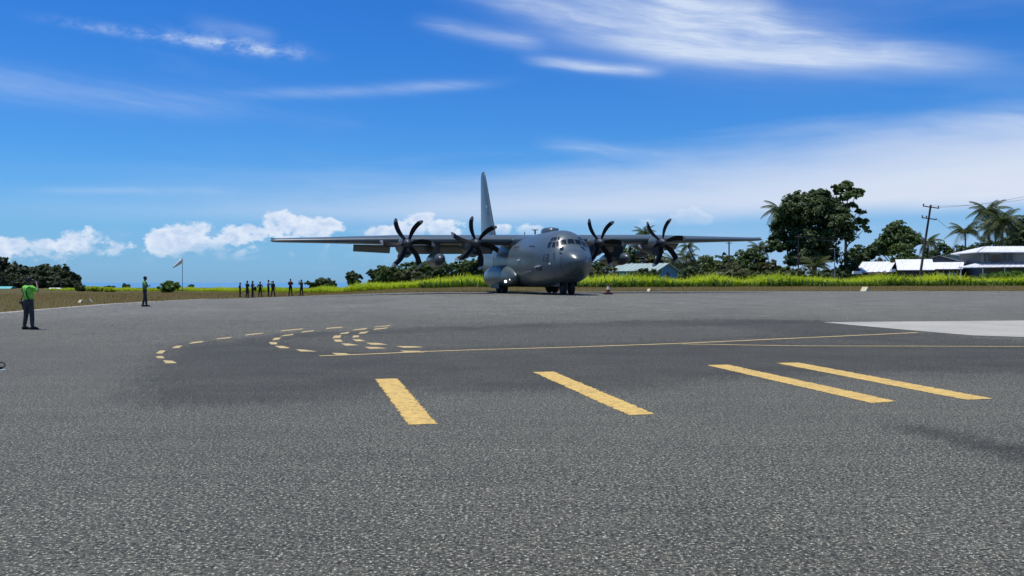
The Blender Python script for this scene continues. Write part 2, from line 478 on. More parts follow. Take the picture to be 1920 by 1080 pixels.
DASH = [
[[(-7.18,18.64),(-6.95,18.55),(-6.66,18.02),(-6.84,17.94)],[(-7.74,19.67),(-7.6,19.72),(-7.34,19.16),(-7.48,19.16)],[(-8.3,21.37),(-8.15,21.37),(-7.88,20.4),(-8.06,20.51)],[(-8.49,22.91),(-8.36,23.03),(-8.15,22.18),(-8.31,22.12)],[(-8.56,24.25),(-8.38,24.71),(-8.27,24.18),(-8.42,23.6)],[(-8.35,25.81),(-8.1,26.31),(-8.05,25.81),(-8.3,25.33)],[(-8.01,27.41),(-7.67,28.09),(-7.63,27.78),(-7.91,26.82)],[(-7.39,29.11),(-6.91,30.0),(-6.84,29.58),(-7.35,28.71)],[(-6.16,30.23),(-5.74,30.81),(-5.71,30.39),(-6.13,29.73)]],
[[(-4.1,20.61),(-3.79,20.56),(-3.52,20.05),(-3.9,20.1)],[(-5.17,21.71),(-4.97,21.65),(-4.52,21.04),(-4.91,21.04)],[(-6.0,22.91),(-5.79,22.91),(-5.4,22.12),(-5.64,22.06)],[(-6.5,24.24),(-6.3,24.24),(-6.07,23.47),(-6.23,23.41)],[(-6.79,25.94),(-6.62,26.01),(-6.47,25.11),(-6.61,24.98)],[(-6.8,27.1),(-6.62,27.54),(-6.54,27.02),(-6.77,26.44)],[(-6.59,28.62),(-6.34,29.17),(-6.29,28.77),(-6.55,28.07)]],
[[(-3.67,22.54),(-3.35,22.48),(-3.03,22.06),(-3.43,21.88)],[(-4.49,23.79),(-4.26,23.72),(-3.91,23.16),(-4.21,22.97)],[(-4.97,25.24),(-4.78,25.24),(-4.55,24.44),(-4.72,24.31)],[(-5.25,26.79),(-5.07,26.94),(-4.92,25.94),(-5.1,25.73)],[(-5.25,27.91),(-5.08,28.45),(-5.02,27.68),(-5.23,27.38)],[(-5.12,29.48),(-4.8,30.21),(-4.78,29.55),(-5.12,29.0)],[(-4.65,30.8),(-4.24,31.58),(-4.21,31.14),(-4.67,30.55)]],
[[(-2.93,22.85),(-2.41,22.78),(-2.18,22.42),(-2.66,22.24)],[(-3.87,24.05),(-3.52,23.92),(-3.2,23.34),(-3.61,23.28)],[(-4.46,25.31),(-4.24,25.31),(-3.97,24.57),(-4.22,24.57)],[(-4.69,26.86),(-4.53,26.86),(-4.42,26.15),(-4.59,26.01)],[(-4.72,28.29),(-4.51,28.6),(-4.49,27.75),(-4.67,27.53)],[(-4.51,29.88),(-4.15,30.46),(-4.17,29.96),(-4.49,29.31)],[(-2.63,21.31),(-2.17,21.25),(-2.0,20.77),(-2.39,20.66)]]]
ORD = 'first second third fourth fifth sixth seventh eighth ninth'.split()
curve_names = ('outermost', 'second', 'third', 'innermost')
for k, ds in enumerate(DASH):
    for i, d in enumerate(ds):
        sheet('painted_dash', d, M_faded, .004, '%s faded yellow dash from the near end of the %s dashed curve' % (ORD[i], curve_names[k]), 'road marking', 'yellow dashes of the turning curves', n=3)
def line_marking(pts, w, label):
    V = []; F = []; fine = []
    for (x0, y0), (x1, y1) in zip(pts[:-1], pts[1:]):
        k = max(1, int(math.hypot(x1-x0, y1-y0)/.5))
        fine += [(x0+(x1-x0)*i/k, y0+(y1-y0)*i/k) for i in range(k)]
    fine.append(pts[-1])
    for i, (x, y) in enumerate(fine):
        a = fine[max(0, i-1)]; b = fine[min(len(fine)-1, i+1)]
        dx, dy = b[0]-a[0], b[1]-a[1]; L = math.hypot(dx, dy)
        for s in (-1, 1):
            ww = w*(1+random.uniform(-.12, .12))
            V.append(P3(x-dy/L*s*ww/2, y+dx/L*s*ww/2, .008))
    F = [(2*i, 2*i+2, 2*i+3, 2*i+1) for i in range(len(fine)-1)]
    me = bpy.data.meshes.new('painted_line'); me.from_pydata(V, [], F); me.materials.append(M_faded); me.update()
    if me.polygons[0].normal.z < 0: me.flip_normals()
    o = bpy.data.objects.new('painted_line', me); C.objects.link(o)
    tag(o, label, 'road marking', 'solid yellow guide lines')
line_marking([(-4.18,19.72),(-3.1,20.3),(-1.98,21.01),(-.76,21.59),(1.18,22.3),(4.48,23.79),(8.2,25.81),(12.53,28.03)], .17, 'long solid yellow line running up to the corner of the concrete slab')
line_marking([(4.42,23.53),(7.26,22.85),(12.8,22.66),(14.47,22.57),(22,22.3)], .15, 'solid yellow line branching off to the right edge below the concrete slab')
for nm, q in (('short wide yellow bar painted on asphalt, leftmost of the four bars', [(-2.27,15.03),(-1.91,15.12),(-.85,10.27),(-1.16,10.19)]),
              ('yellow bar painted on asphalt, second of the four bars from the left', [(.38,16.2),(.75,16.29),(1.74,11.02),(1.41,10.93)]),
              ('yellow bar painted on asphalt, third of the four bars from the left', [(3.78,17.55),(4.21,17.67),(5.18,12.2),(4.78,12.04)]),
              ('yellow bar painted on asphalt, rightmost of the four bars', [(5.26,18.02),(5.73,18.14),(6.62,12.48),(6.2,12.37)])):
    sheet('painted_bar', q, M_yellow, .004, nm, 'road marking', 'wide yellow bars on the apron', n=12, jag=.02)
sheet('concrete_slab', [(11.3,32.95),(40,36.5),(40,10.5),(13.6,26.8)], M_concrete, .012, kind='structure')
edge_pts = [(-40.3, 4.6), (-33, 24), (-25.6, 44.9), (-26.9, 52), (-29.6, 66), (-30.2, 77), (-29.5, 88.2)]
for (x0, y0), (x1, y1) in zip(edge_pts[:-1], edge_pts[1:]):
    sheet('edge_strip', [(x0-.5, y0), (x0+.35, y0), (x1+.35, y1), (x1-.5, y1)], M_concrete, .010, kind='structure')

# ------------------------------------------------------------------ aircraft
def aircraft_paint():
    m, t, b = new_mat('grey_aircraft_paint')
    g = t.nodes.new('ShaderNodeTexCoord').outputs['Object']
    n1 = noise(g, .35, 4, .6); n2 = noise(g, 2.6, 5, .65)
    mp = t.nodes.new('ShaderNodeMapping'); t.links.new(g, mp.inputs[0]); mp.inputs['Scale'].default_value = (3.0, 3.0, .35)
    n3 = noise(mp.outputs[0], 1.0, 4, .6)
    c = mixc(smooth(n1, .3, .7), (.074, .102, .114), (.090, .120, .130))
    c = mixc(smooth(n2, .5, .75)*.30, c, (.060, .082, .092))
    c = mixc(smooth(n3, .55, .75)*.25, c, (.058, .074, .080))
    # thin panel joints every 1.3 m along and 0.9 m up
    sep = t.nodes.new('ShaderNodeSeparateXYZ'); t.links.new(g, sep.inputs[0])
    fx = X.op('PINGPONG', X(sep.outputs[0]), .65); fz = X.op('PINGPONG', X(sep.outputs[2]), .45)
    j = X.op('MAXIMUM', smooth(fx, .012, .002), smooth(fz, .010, .002))
    c = mixc(j*.35, c, (.04, .05, .054))
    setc(t, b.inputs['Base Color'], c)
    t.links.new(clampx(n2*.20 + .24).k, b.inputs['Roughness'])
    b.inputs['Specular IOR Level'].default_value = .5
    bp = t.nodes.new('ShaderNodeBump'); bp.inputs['Strength'].default_value = .12; bp.inputs['Distance'].default_value = .02
    t.links.new((n2 - j*.5).k, bp.inputs['Height']); t.links.new(bp.outputs[0], b.inputs['Normal'])
    return m
M_air = aircraft_paint()
M_dome = plain('radome_grey', (.066, .090, .102), .30, var=.06)
M_dk = plain('dark_grey_metal', (.035, .038, .042), .5, var=.15)
M_black = plain('black_rubber', (.014, .014, .015), .8, var=.2)
M_blade = plain('black_blade', (.007, .007, .008), .6, var=.2, spec=.2)
M_btip = plain('blade_tip_grey', (.24, .25, .26), .5)
M_glass = plain('cockpit_glass', (.010, .014, .016), .12, var=.1, spec=.6)
M_bare = plain('bare_metal', (.45, .45, .46), .38, metal=.6)
M_white = plain('white_paint', (.78, .78, .76), .5, var=.05)
M_mark = plain('low_visibility_marking', (.030, .036, .042), .6)
def lamp_mat(name, col, s):
    m, t, b = new_mat(name)
    b.inputs['Base Color'].default_value = (*col, 1); b.inputs['Emission Color'].default_value = (*col, 1); b.inputs['Emission Strength'].default_value = s
    return m
M_lamp = lamp_mat('lit_landing_lamp', (1, .97, .9), 1.8)

#>>FUSELAGE
FX = np.array([-21.4,-20.2,-18.5,-16.0,-13.0,-10.0,-7.5,-5.0,0.0,5.0,6.5,8.0,9.5,10.3,10.9,11.3,11.65,11.9,12.2,12.5,12.9,13.25,13.5,13.62,13.7])
FW = np.array([.10,.42,.80,1.28,1.72,2.03,2.15,2.17,2.17,2.17,2.15,2.08,1.93,1.80,1.68,1.57,1.46,1.36,1.23,1.09,.88,.66,.44,.27,.02])
FT = np.array([4.20,4.34,4.44,4.52,4.56,4.57,4.57,4.57,4.57,4.57,4.57,4.57,4.53,4.41,4.20,3.94,3.57,3.33,3.19,3.09,2.94,2.75,2.55,2.43,2.28])
FB = np.array([4.00,3.70,3.28,2.60,1.80,1.05,.66,.55,.52,.52,.54,.58,.66,.75,.83,.90,.97,1.03,1.12,1.24,1.46,1.70,1.94,2.07,2.22])
FC = np.array([4.10,4.05,3.90,3.60,3.10,2.80,2.60,2.52,2.50,2.50,2.50,2.48,2.40,2.36,2.33,2.31,2.30,2.29,2.28,2.27,2.26,2.26,2.25,2.25,2.25])
def pchip(X_, Y_, x):
    h = np.diff(X_); d = np.diff(Y_)/h; m = np.zeros(len(X_)); m[0] = d[0]; m[-1] = d[-1]
    for i in range(1, len(X_)-1):
        if d[i-1]*d[i] > 0:
            w1, w2 = 2*h[i]+h[i-1], h[i]+2*h[i-1]; m[i] = (w1+w2)/(w1/d[i-1]+w2/d[i])
    i = int(min(max(np.searchsorted(X_, x)-1, 0), len(h)-1)); t = (x-X_[i])/h[i]
    return ((1+2*t)*(1-t)**2*Y_[i]+t*(1-t)**2*h[i]*m[i]+t*t*(3-2*t)*Y_[i+1]+t*t*(t-1)*h[i]*m[i+1])
def fus(x, phi):
    """surface point; phi is the angle from straight up towards port"""
    w, tp, bt, c = (pchip(FX, q, x) for q in (FW, FT, FB, FC))
    s, k = math.sin(phi), math.cos(phi)
    up = k >= 0; hh = (tp-c) if up else (c-bt); n = 2.05 if up else 2.5
    r = ((abs(s)/w)**n + (abs(k)/hh)**n)**(-1/n)
    return Vector((x, r*s, c+r*k))
#<<FUSELAGE
PLANE = thing('transport_aircraft', P3(1.5, 73.0), 'grey four-propeller military transport aircraft parked on the apron, nose towards camera', 'aircraft', rot=(R(.72), 0, R(-77.3)))
def loft_x(fn, xs, n=40):
    mb = MB(); mb.rings([[fn(x, 2*math.pi*j/n) for j in range(n)] for x in xs]); return mb
xs_body = list(np.linspace(-21.4, 7.0, 40)) + list(np.linspace(7.35, 12.58, 34))
fuselage = loft_x(fus, xs_body, 48).build('fuselage', M_air, PLANE, True)
xs_rad = [12.585, 12.7, 12.85, 13.0, 13.15, 13.28, 13.4, 13.5, 13.58, 13.64, 13.675, 13.695]
rad = loft_x(lambda x, p: fus(x, p) + Vector((0, math.sin(p), math.cos(p)))*.006, xs_rad, 48).build('nose_radome', M_dome, PLANE, True)
smooth_mesh(rad.data, 60)
ring = loft_x(lambda x, p: fus(x, p) + Vector((0, math.sin(p), math.cos(p)))*.012, [12.56, 12.60], 48).build('radome_joint', M_dk, PLANE)

def patch(name, quad, mat, parent, off=.012, n=5, rim=None):
    """four (x, phi) corners, draped on the fuselage with thickness"""
    mb = MB(); (x0,p0),(x1,p1),(x2,p2),(x3,p3) = quad; top = []; low = []
    for i in range(n+1):
        for j in range(n+1):
            u, v = j/n, i/n
            xx = (x0*(1-u)+x1*u)*(1-v)+(x3*(1-u)+x2*u)*v; pp = (p0*(1-u)+p1*u)*(1-v)+(p3*(1-u)+p2*u)*v
            a = fus(xx, pp); nn = (fus(xx+.02, pp)-fus(xx-.02, pp)).cross(fus(xx, pp+.01)-fus(xx, pp-.01)).normalized()
            if nn.dot(a-Vector((xx-.6, 0, pchip(FX, FC, xx)))) < 0: nn = -nn
            top.append(a+nn*off); low.append(a-nn*.03)
    w = n+1; N = len(top)
    F = [(i*w+j, i*w+j+1, (i+1)*w+j+1, (i+1)*w+j) for i in range(n) for j in range(n)]
    per = [j for j in range(w)] + [i*w+n for i in range(1, w)] + [n*w+j for j in range(n-1, -1, -1)] + [i*w for i in range(n-1, 0, -1)]
    F += [(per[k], per[(k+1) % len(per)], per[(k+1) % len(per)]+N, per[k]+N) for k in range(len(per))]
    mb.add(top+low, F)
    return mb.build(name, mat, parent, True)
WINDOWS = [[(11.43,-.135),(11.43,.135),(11.705,.21),(11.705,-.21)],[(11.34,-.44),(11.44,-.20),(11.70,-.275),(11.645,-.58)],
    [(11.296,-.599),(11.37,-.50),(11.62,-.665),(11.549,-.784)],[(11.117,-.71),(11.261,-.638),(11.522,-.845),(11.333,-.909)],[(10.71,-.771),(11.006,-.717),(11.166,-.963),(10.885,-1.0)],
    [(10.606,-.558),(10.744,-.527),(10.949,-.651),(10.707,-.706)],[(10.784,-.504),(10.933,-.445),(11.166,-.554),(11.012,-.624)],[(10.998,-.415),(11.082,-.364),(11.278,-.453),(11.234,-.516)],
    [(11.764,-.729),(11.814,-.516),(12.20,-.76),(12.003,-.90)],[(12.15,-1.015),(12.40,-.965),(12.47,-1.075),(12.27,-1.10)]]
for q in WINDOWS:
    for s in ((1, -1) if abs(sum(p for _, p in q)) > .15 else (1,)):
        qq = [(x, p*s) for x, p in q]
        cx = sum(x for x, _ in q)/4; cp = sum(p for _, p in qq)/4
        fr = patch('window_frame', [(cx+(x-cx)*1.16, cp+(p-cp)*1.16) for x, p in qq], M_air, PLANE, off=.012)
        patch('window_pane', qq, M_glass, fr, off=.022)

# wings
def airfoil(y, xle, chord, zc, tk, n=22, camber=.02):
    up, lo = [], []
    for i in range(n+1):
        c = .5*(1-math.cos(math.pi*i/n))
        yt = 5*tk*(.2969*math.sqrt(c)-.1260*c-.3516*c*c+.2843*c**3-.1030*c**4)
        cm = camber*4*c*(1-c)
        up.append((xle-c*chord, y, zc+(cm+yt)*chord)); lo.append((xle-c*chord, y, zc+(cm-yt)*chord))
    return up[::-1] + lo[1:-1]
for s in (1, -1):
    mb = MB()
    st = [(0, 1.25, 4.88, 4.20, .175), (10.6, 1.25, 4.75, 4.235, .165), (15.5, 1.0, 3.65, 4.25, .14), (19.6, .78, 2.65, 4.26, .12), (20.05, .66, 2.3, 4.262, .11), (20.2, .35, 1.5, 4.265, .07)]
    mb.rings([airfoil(s*y, a, c, z, t) for y, a, c, z, t in st])
    w = mb.build('wing', M_air, PLANE, True)
    for (y0, y1, c0, c1, x0, x1, z0, z1) in ((2.3, 9.3, 1.35, 1.35, -3.0, -3.0, 3.98, 4.0), (10.9, 13.9, 1.25, 1.02, -2.98, -2.55, 4.02, 4.06)):
        mb = MB()
        def fl(y, c, xl, z): 
            a = airfoil(s*y, 0, c, 0, .14); q = R(30)
            return [(xl+px*math.cos(q)+pz*math.sin(q), py, z+px*math.sin(q)+pz*math.cos(q)) for px, py, pz in a]
        mb.rings([fl(y0, c0, x0, z0), fl(y1, c1, x1, z1)]); mb.build('flap', M_air, PLANE, True)
    mb = MB(); mb.box((-.1, s*19.4, 4.43), (.9, 1.6, .02)); mb.build('wing_walk_marking', M_mark, PLANE)
    mb = MB(); lathe(mb, [(-.06,.005),(-.03,.05),(.06,.06),(.10,.03)], (.42, s*20.17, 4.27)); mb.build('tip_lamp', M_white, PLANE, True)
# wing centre fairing
mb = MB(); mb.rings([[(x, w_*math.cos(a), z0+h_*math.sin(a)) for a in np.linspace(0, math.pi, 15)] + [(x, -w_*.9, z0-.5), (x, w_*.9, z0-.5)]
    for x, w_, z0, h_ in ((2.6, 1.2, 4.2, .30), (1.9, 1.7, 4.2, .38), (.8, 1.9, 4.2, .45), (-1.5, 1.9, 4.2, .45), (-3.6, 1.7, 4.2, .38), (-4.6, 1.1, 4.2, .30))])
mb.build('wing_fairing', M_air, PLANE, True)

# engines and propellers
def nacelle_ring(x, yc, zc, w, ht, hb, n=24):
    r = []
    for j in range(n):
        a = 2*math.pi*j/n; c, s_ = math.cos(a), math.sin(a); hh = ht if c > 0 else hb
        q = (abs(s_)**2.3 + abs(c)**2.3)**(-1/2.3)
        r.append((x, yc+w*s_*q, zc+hh*c*q))
    return r
bl = MB(); rsb = []
for i in range(15):
    t = i/14; r = .30+1.76*t
    cy = -.10*math.sin(math.pi*t*.9)+.30*t**2.6
    ch = (.24+.20*math.sin(math.pi*min(1, t*1.25+.12)*.62)) * (1-.78*max(0, (t-.86)/.14)**2); tw = R(42-20*t); th = .055*(1-.75*t)+.008
    ring_ = []
    for k in range(12):
        a = 2*math.pi*k/12; u = math.cos(a)*ch/2; v = math.sin(a)*th/2
        ring_.append((u*math.sin(tw)*-1+v*math.cos(tw), cy+u*math.cos(tw)+v*math.sin(tw), r))
    rsb.append(ring_)
bl.rings(rsb[:13]); bl.rings(rsb[12:], mi=1)
bo = bl.build('blade', [M_blade, M_btip], None, True); blade_me = bo.data; bpy.data.objects.remove(bo)
for yc, phase in ((-10.16, 27), (-4.94, 45), (4.94, 28), (10.16, 15)):
    zh = 3.93
    mb = MB()
    mb.rings([nacelle_ring(x, yc, z, w, t_, b_) for x, z, w, t_, b_ in
        ((2.58, zh, .40, .40, .52), (2.3, zh, .48, .46, .78), (2.0, zh, .56, .52, 1.02), (1.2, zh, .60, .52, 1.05), (.2, zh, .60, .48, .90), (-1.2, zh-.02, .55, .42, .62), (-2.6, zh+.02, .42, .32, .36), (-3.8, zh+.08, .22, .16, .16), (-4.4, zh+.1, .05, .05, .05))])
    nac = mb.build('engine_nacelle', M_air, PLANE, True)
    mb = MB(); mb.rings([nacelle_ring(2.59, yc, zh-.74, .27, .16, .15, 18), nacelle_ring(2.2, yc, zh-.76, .34, .24, .22, 18), nacelle_ring(1.4, yc, zh-.72, .36, .28, .34, 18), nacelle_ring(.2, yc, zh-.6, .25, .2, .2, 18)])
    mb.build('intake_scoop', M_air, nac, True)
    mb = MB(); mb.rings([nacelle_ring(2.605, yc, zh-.74, .23, .125, .12, 18), nacelle_ring(2.585, yc, zh-.74, .24, .13, .125, 18)]); mb.build('intake_mouth', M_black, nac)
    mb = MB(); mb.tube([(-.6, yc, zh-.62), (-1.7, yc, zh-.78), (-2.6, yc, zh-.84)], [.30, .29, .26], 14); mb.build('exhaust_pipe', M_dk, nac, True)
    mb = MB(); lathe(mb, [(-.28, .36), (-.05, .37), (.15, .33), (.36, .24), (.52, .12), (.58, .01)], (0, 0, 0), 'x', 24)
    hub = mb.build('propeller', M_dk, PLANE, True); hub.location = (2.85, yc, zh)
    for k in range(6):
        part('blade', blade_me, hub, (0, 0, 0), (R(-(phase+60*k)), 0, 0))

# external tanks
for s in (1, -1):
    mb = MB(); prof = [(3.05, .01), (2.98, .14), (2.8, .27), (2.4, .42), (1.8, .53), (1.0, .58), (-1.0, .58), (-2.4, .46), (-3.6, .26), (-4.5, .06)]
    lathe(mb, prof, (-.9, s*7.55, 2.75), 'x', 28); tk = mb.build('fuel_tank', M_dome, PLANE, True); smooth_mesh(tk.data, 60)
    mb = MB(); mb.rings([[(x+dx, s*7.55+dy, z) for dx, dy in ((.9, 0), (.55, .13), (-1.0, .13), (-1.5, 0), (-1.0, -.13), (.55, -.13))] for x, z in ((.0, 3.2), (.1, 3.7), (.2, 4.05))]); mb.build('tank_pylon', M_air, tk)

# fin and tailplane
def fin_ring(z, xle, c, t):
    p = airfoil(0, xle, c, 0, t, 16, 0.0); return [(a, q, z) for a, _, q in p]
mb = MB(); mb.rings([fin_ring(z, xl, c, t) for z, xl, c, t in ((4.2, -13.2, 7.9, .11), (5.2, -14.0, 7.05, .11), (8.0, -16.0, 4.95, .115), (10.8, -17.9, 2.95, .12), (11.6, -18.5, 2.25, .12), (11.95, -18.85, 1.7, .11), (12.08, -19.2, 1.0, .08))])
fin = mb.build('tail_fin', M_air, PLANE, True)
mb = MB(); mb.box((-16.2, -.345, 8.3), (.25, .04, .22)); mb.build('fin_lamp', M_white, fin)
mb = MB(); mb.rings([fin_ring(z, xl, c, .118) for z, xl, c in ((4.6, -13.45, 1.9), (5.2, -13.97, 1.5), (5.6, -14.27, .9), (5.75, -14.4, .3))]); mb.build('fin_root_panel', M_mark, fin, True)
for s in (1, -1):
    mb = MB(); mb.rings([airfoil(s*y, xl, c, z, t, 16, 0) for y, xl, c, z, t in ((0, -16.4, 4.6, 4.32, .12), (4.5, -17.1, 3.3, 4.38, .11), (7.7, -17.8, 2.1, 4.42, .1), (8.02, -18.2, 1.3, 4.425, .07))]); mb.build('tailplane', M_air, PLANE, True)

# gear fairings, wheels, lamps
tyre = MB(); lathe(tyre, [(-.22, .36), (-.23, .58), (-.17, .68), (0, .71), (.17, .68), (.23, .58), (.22, .36)], (0, 0, 0), 'y', 28)
ty = tyre.build('tyre', M_black, None, True); tyre_me = ty.data; bpy.data.objects.remove(ty)
rim = MB(); lathe(rim, [(-.19, .10), (-.2, .36), (.2, .36), (.19, .10)], (0, 0, 0), 'y', 20)
ri = rim.build('rim', M_bare, None, True); rim_me = ri.data; bpy.data.objects.remove(ri)
for s in (1, -1):
    def pod(x, p):
        t = (x+1.9)/5.9; k = max(0.02, 1-abs(t)**2.6)**.5
        yo, zc = s*2.05, 1.30
        a, b = .78*k, (1.0 if math.cos(p) > 0 else .78)*k
        q = (abs(math.sin(p))**2.4+abs(math.cos(p))**2.4)**(-1/2.4)
        return Vector((x, yo+a*q*math.sin(p), zc+b*q*math.cos(p)))
    sp = loft_x(pod, [-7.79, -7.6, -7.2, -6.6, -5.6, -4, -2, 0, 1.6, 2.6, 3.2, 3.6, 3.85, 3.96, 3.995], 28).build('wheel_fairing', M_air, PLANE, True)
    for i, xw in enumerate((-.35, -2.05)):
        wh = part('wheel', tyre_me, PLANE, (xw, s*2.12, .71)); part('rim', rim_me, wh)
    mb = MB(); mb.box((-1.2, s*2.66, .62), (3.2, .05, .40)); mb.build('gear_door', M_dk, PLANE)
    mb = MB(); mb.tube([(-.35, s*1.8, .75), (-.3, s*1.8, 1.6)], .11); mb.tube([(-2.05, s*1.8, .75), (-2.0, s*1.8, 1.6)], .11); mb.build('gear_strut', M_bare, PLANE, True)['kind'] = 'stuff'
for nm, y, z, r in (('landing_lamp', -2.70, .98, .11), ('taxi_lamp', -2.42, 1.12, .06)):
    mb = MB(); lathe(mb, [(-.10, r*.5), (-.02, r), (.0, r*1.05), (.02, r*.9)], (2.95 if nm == 'landing_lamp' else 3.3, y, z), 'x', 18)
    mb.build(nm, M_lamp, PLANE, True)
for s in (1, -1):
    wh = part('wheel', tyre_me, PLANE, (10.55, s*.29, .50), scale=(.70, .75, .70)); part('rim', rim_me, wh)
mb = MB(); mb.tube([(10.55, 0, .5), (10.45, 0, 1.0), (10.35, 0, 1.5)], [.07, .10, .11]); mb.tube([(10.55, -.2, .5), (10.55, .2, .5)], .05); mb.build('nose_gear_strut', M_bare, PLANE, True)
for s in (1, -1):
    mb = MB(); mb.box((10.0, s*.62, .84), (1.7, .04, .5)); mb.build('nose_gear_door', M_dk, PLANE)

# small things on the hull
mb = MB(); mb.rings([[(6.1+kx*math.cos(a), ky*math.sin(a), z) for a in np.linspace(0, 2*math.pi, 25)[:-1]] for kx, ky, z in ((1.15, .62, 4.45), (1.1, .6, 4.70), (.95, .52, 4.84), (.6, .32, 4.90), (.05, .03, 4.91))])
mb.build('roof_antenna_dome', M_dome, PLANE, True)
mb = MB(); mb.box((1.7, 0, 4.82), (.30, .05, .34)); mb.box((1.7, 0, 5.0), (.34, .42, .05)); mb.build('blade_antenna', M_dk, PLANE)
for x, z, h_ in ((8.2, 4.55, .22), (-2.0, 4.75, .3)):
    mb = MB(); mb.box((x, .05, z+h_/2), (.28, .03, h_), taper=.6); mb.build('blade_antenna', M_dk, PLANE)
def side_pt(x, z):     # starboard skin at height z
    lo, hi = 0.0, math.pi
    for _ in range(40):
        mid_ = (lo+hi)/2
        if fus(x, -mid_).z > z: lo = mid_
        else: hi = mid_
    return -lo
DETAIL = [('crew_door_window', [(11.70,-1.132),(11.835,-1.099),(12.102,-1.493),(11.955,-1.497)], 'mark', .012),
    ('side_lamp', [(11.483,-1.63),(11.682,-1.632),(11.673,-1.707),(11.473,-1.702)], 'white', .05),
    ('vent_hood', [(9.465,-1.763),(10.368,-1.726),(10.348,-1.768),(9.478,-1.803)], 'white', .14),
    ('vent_opening', [(9.573,-1.803),(10.348,-1.773),(10.17,-1.928),(9.447,-1.919)], 'dark', .05),
    ('side_handle', [(4.9,-1.527),(5.8,-1.522),(5.8,-1.56),(4.9,-1.563)], 'white', .06),
    ('belly_stripe', [(6.3,-1.962),(8.3,-1.915),(8.3,-1.955),(6.3,-1.985)], 'bare', .02),
    ('side_door', [(-5.2,-1.15),(-4.3,-1.15),(-4.3,-1.95),(-5.2,-1.95)], 'air', .03),
    ('side_panel', [(7.3,-1.05),(8.7,-1.05),(8.7,-1.10),(7.3,-1.10)], 'mark', .012),
    ('side_panel', [(2.6,-1.02),(4.2,-1.02),(4.2,-1.07),(2.6,-1.07)], 'mark', .012)]
for nm, q, mt, off in DETAIL: patch(nm, q, {'mark': M_mark, 'white': M_white, 'dark': M_dk, 'bare': M_bare, 'air': M_air}[mt], PLANE, off=off, n=3)
# fleet number 13 on the starboard nose
def stroke13(x, z, w, h):
    p0, p1 = side_pt(x, z+h/2), side_pt(x, z-h/2)
    patch('number_stroke', [(x-w/2, p0), (x+w/2, p0), (x+w/2, p1), (x-w/2, p1)], M_mark, NUM, off=.014, n=2)
nx, nz = 10.76, 2.58
def num_quad(x, z, w, h): 
    p0, p1 = side_pt(x, z+h/2), side_pt(x, z-h/2); return [(x-w/2, p0), (x+w/2, p0), (x+w/2, p1), (x-w/2, p1)]
NUM = patch('fleet_number', num_quad(nx, nz, .12, .47), M_mark, PLANE, off=.014, n=2)
stroke13(nx+.56, nz, .12, .47)
for dz in (.20, 0, -.20): stroke13(nx+.38, nz+dz, .26, .07)

# ------------------------------------------------------------------ vegetation builders
M_leaf_dark = leafy('leaf_dark_green', (.030, .056, .014), (.085, .128, .034), .26)
M_leaf_mid = leafy('leaf_mid_green', (.042, .080, .016), (.110, .165, .040), .32)
M_leaf_pale = leafy('leaf_pale_green', (.055, .095, .022), (.150, .200, .058), .35)
M_leaf_olive = leafy('leaf_olive_green', (.055, .070, .020), (.140, .145, .056), .28)
M_leaf_brown = leafy('leaf_dry_brown', (.070, .055, .030), (.150, .115, .065), .2)
M_palm = leafy('palm_frond_green', (.026, .050, .011), (.100, .120, .040), .26)
M_cane = leafy('tall_grass_green', (.22, .33, .02), (.62, .68, .06), .52, spec=.2)
M_cane2 = leafy('broad_weed_green', (.045, .105, .016), (.150, .240, .040), .36, spec=.25)
M_turf = leafy('dry_turf_blades', (.135, .088, .022), (.300, .205, .065), .25, spec=.1)
M_bark = plain('bark', (.085, .070, .055), .9, var=.3, scale=6, bump=.5)
M_bark_pale = plain('pale_bark', (.16, .145, .12), .9, var=.25, scale=6, bump=.4)

def leaf_quads(cent, nrm, size, asp=1.5):
    n = len(cent)
    t = rng.normal(size=(n, 3)); nn = nrm/np.linalg.norm(nrm, axis=1, keepdims=True)
    u = np.cross(nn, t); u /= np.linalg.norm(u, axis=1, keepdims=True); v = np.cross(nn, u)
    s = size[:, None]
    V = np.stack([cent-u*s*asp*.5, cent-v*s*.38+u*s*.05, cent+u*s*asp*.5, cent+v*s*.38+u*s*.05], 1).reshape(-1, 3)
    return V, np.arange(n*4).reshape(-1, 4)
def crown_mesh(name, blobs, n, size, mat, parent, droop=.25, inner=.35):
    n = int(n*2.1)
    """blobs: (cx,cy,cz,rx,ry,rz); leaves gather in clumps spread through each blob"""
    Vs = []; B = np.array(blobs, float)
    vol = (B[:, 3]*B[:, 4]*B[:, 5])**.8; cnt = np.maximum(8, (n*vol/vol.sum()).astype(int))
    pts = []; nr = []
    for b, k in zip(B, cnt):
        nc = max(12, int(k/20))
        d = rng.normal(size=(nc, 3)); d /= np.linalg.norm(d, axis=1, keepdims=True); d[:, 2] = np.where((d[:, 2] < -.35) & (b[2]-b[5] > 1.5), -d[:, 2], d[:, 2])
        rr = (inner + (1-inner)*rng.random(nc)**.6)[:, None]
        cc = b[:3] + d*rr*b[3:6]
        cr = (.13 + .15*rng.random(nc)) * b[3:6].mean()*1.25
        ci = rng.integers(0, nc, k)
        q = rng.normal(size=(k, 3)); q /= np.linalg.norm(q, axis=1, keepdims=True); q[:, 2] *= .62
        p = cc[ci] + q*cr[ci][:, None]*(.45+.55*rng.random((k, 1)))
        pts.append(p); nr.append(q*.7 + d[ci]*.5 + rng.normal(size=(k, 3))*.45 + np.array([0, 0, .45]))
    p = np.concatenate(pts); nn = np.concatenate(nr)
    sz = size*(.6+.8*rng.random(len(p)))
    V, F = leaf_quads(p, nn, sz)
    return np_mesh(name, V, F, mat, rng.random(len(p))**1.3, parent)
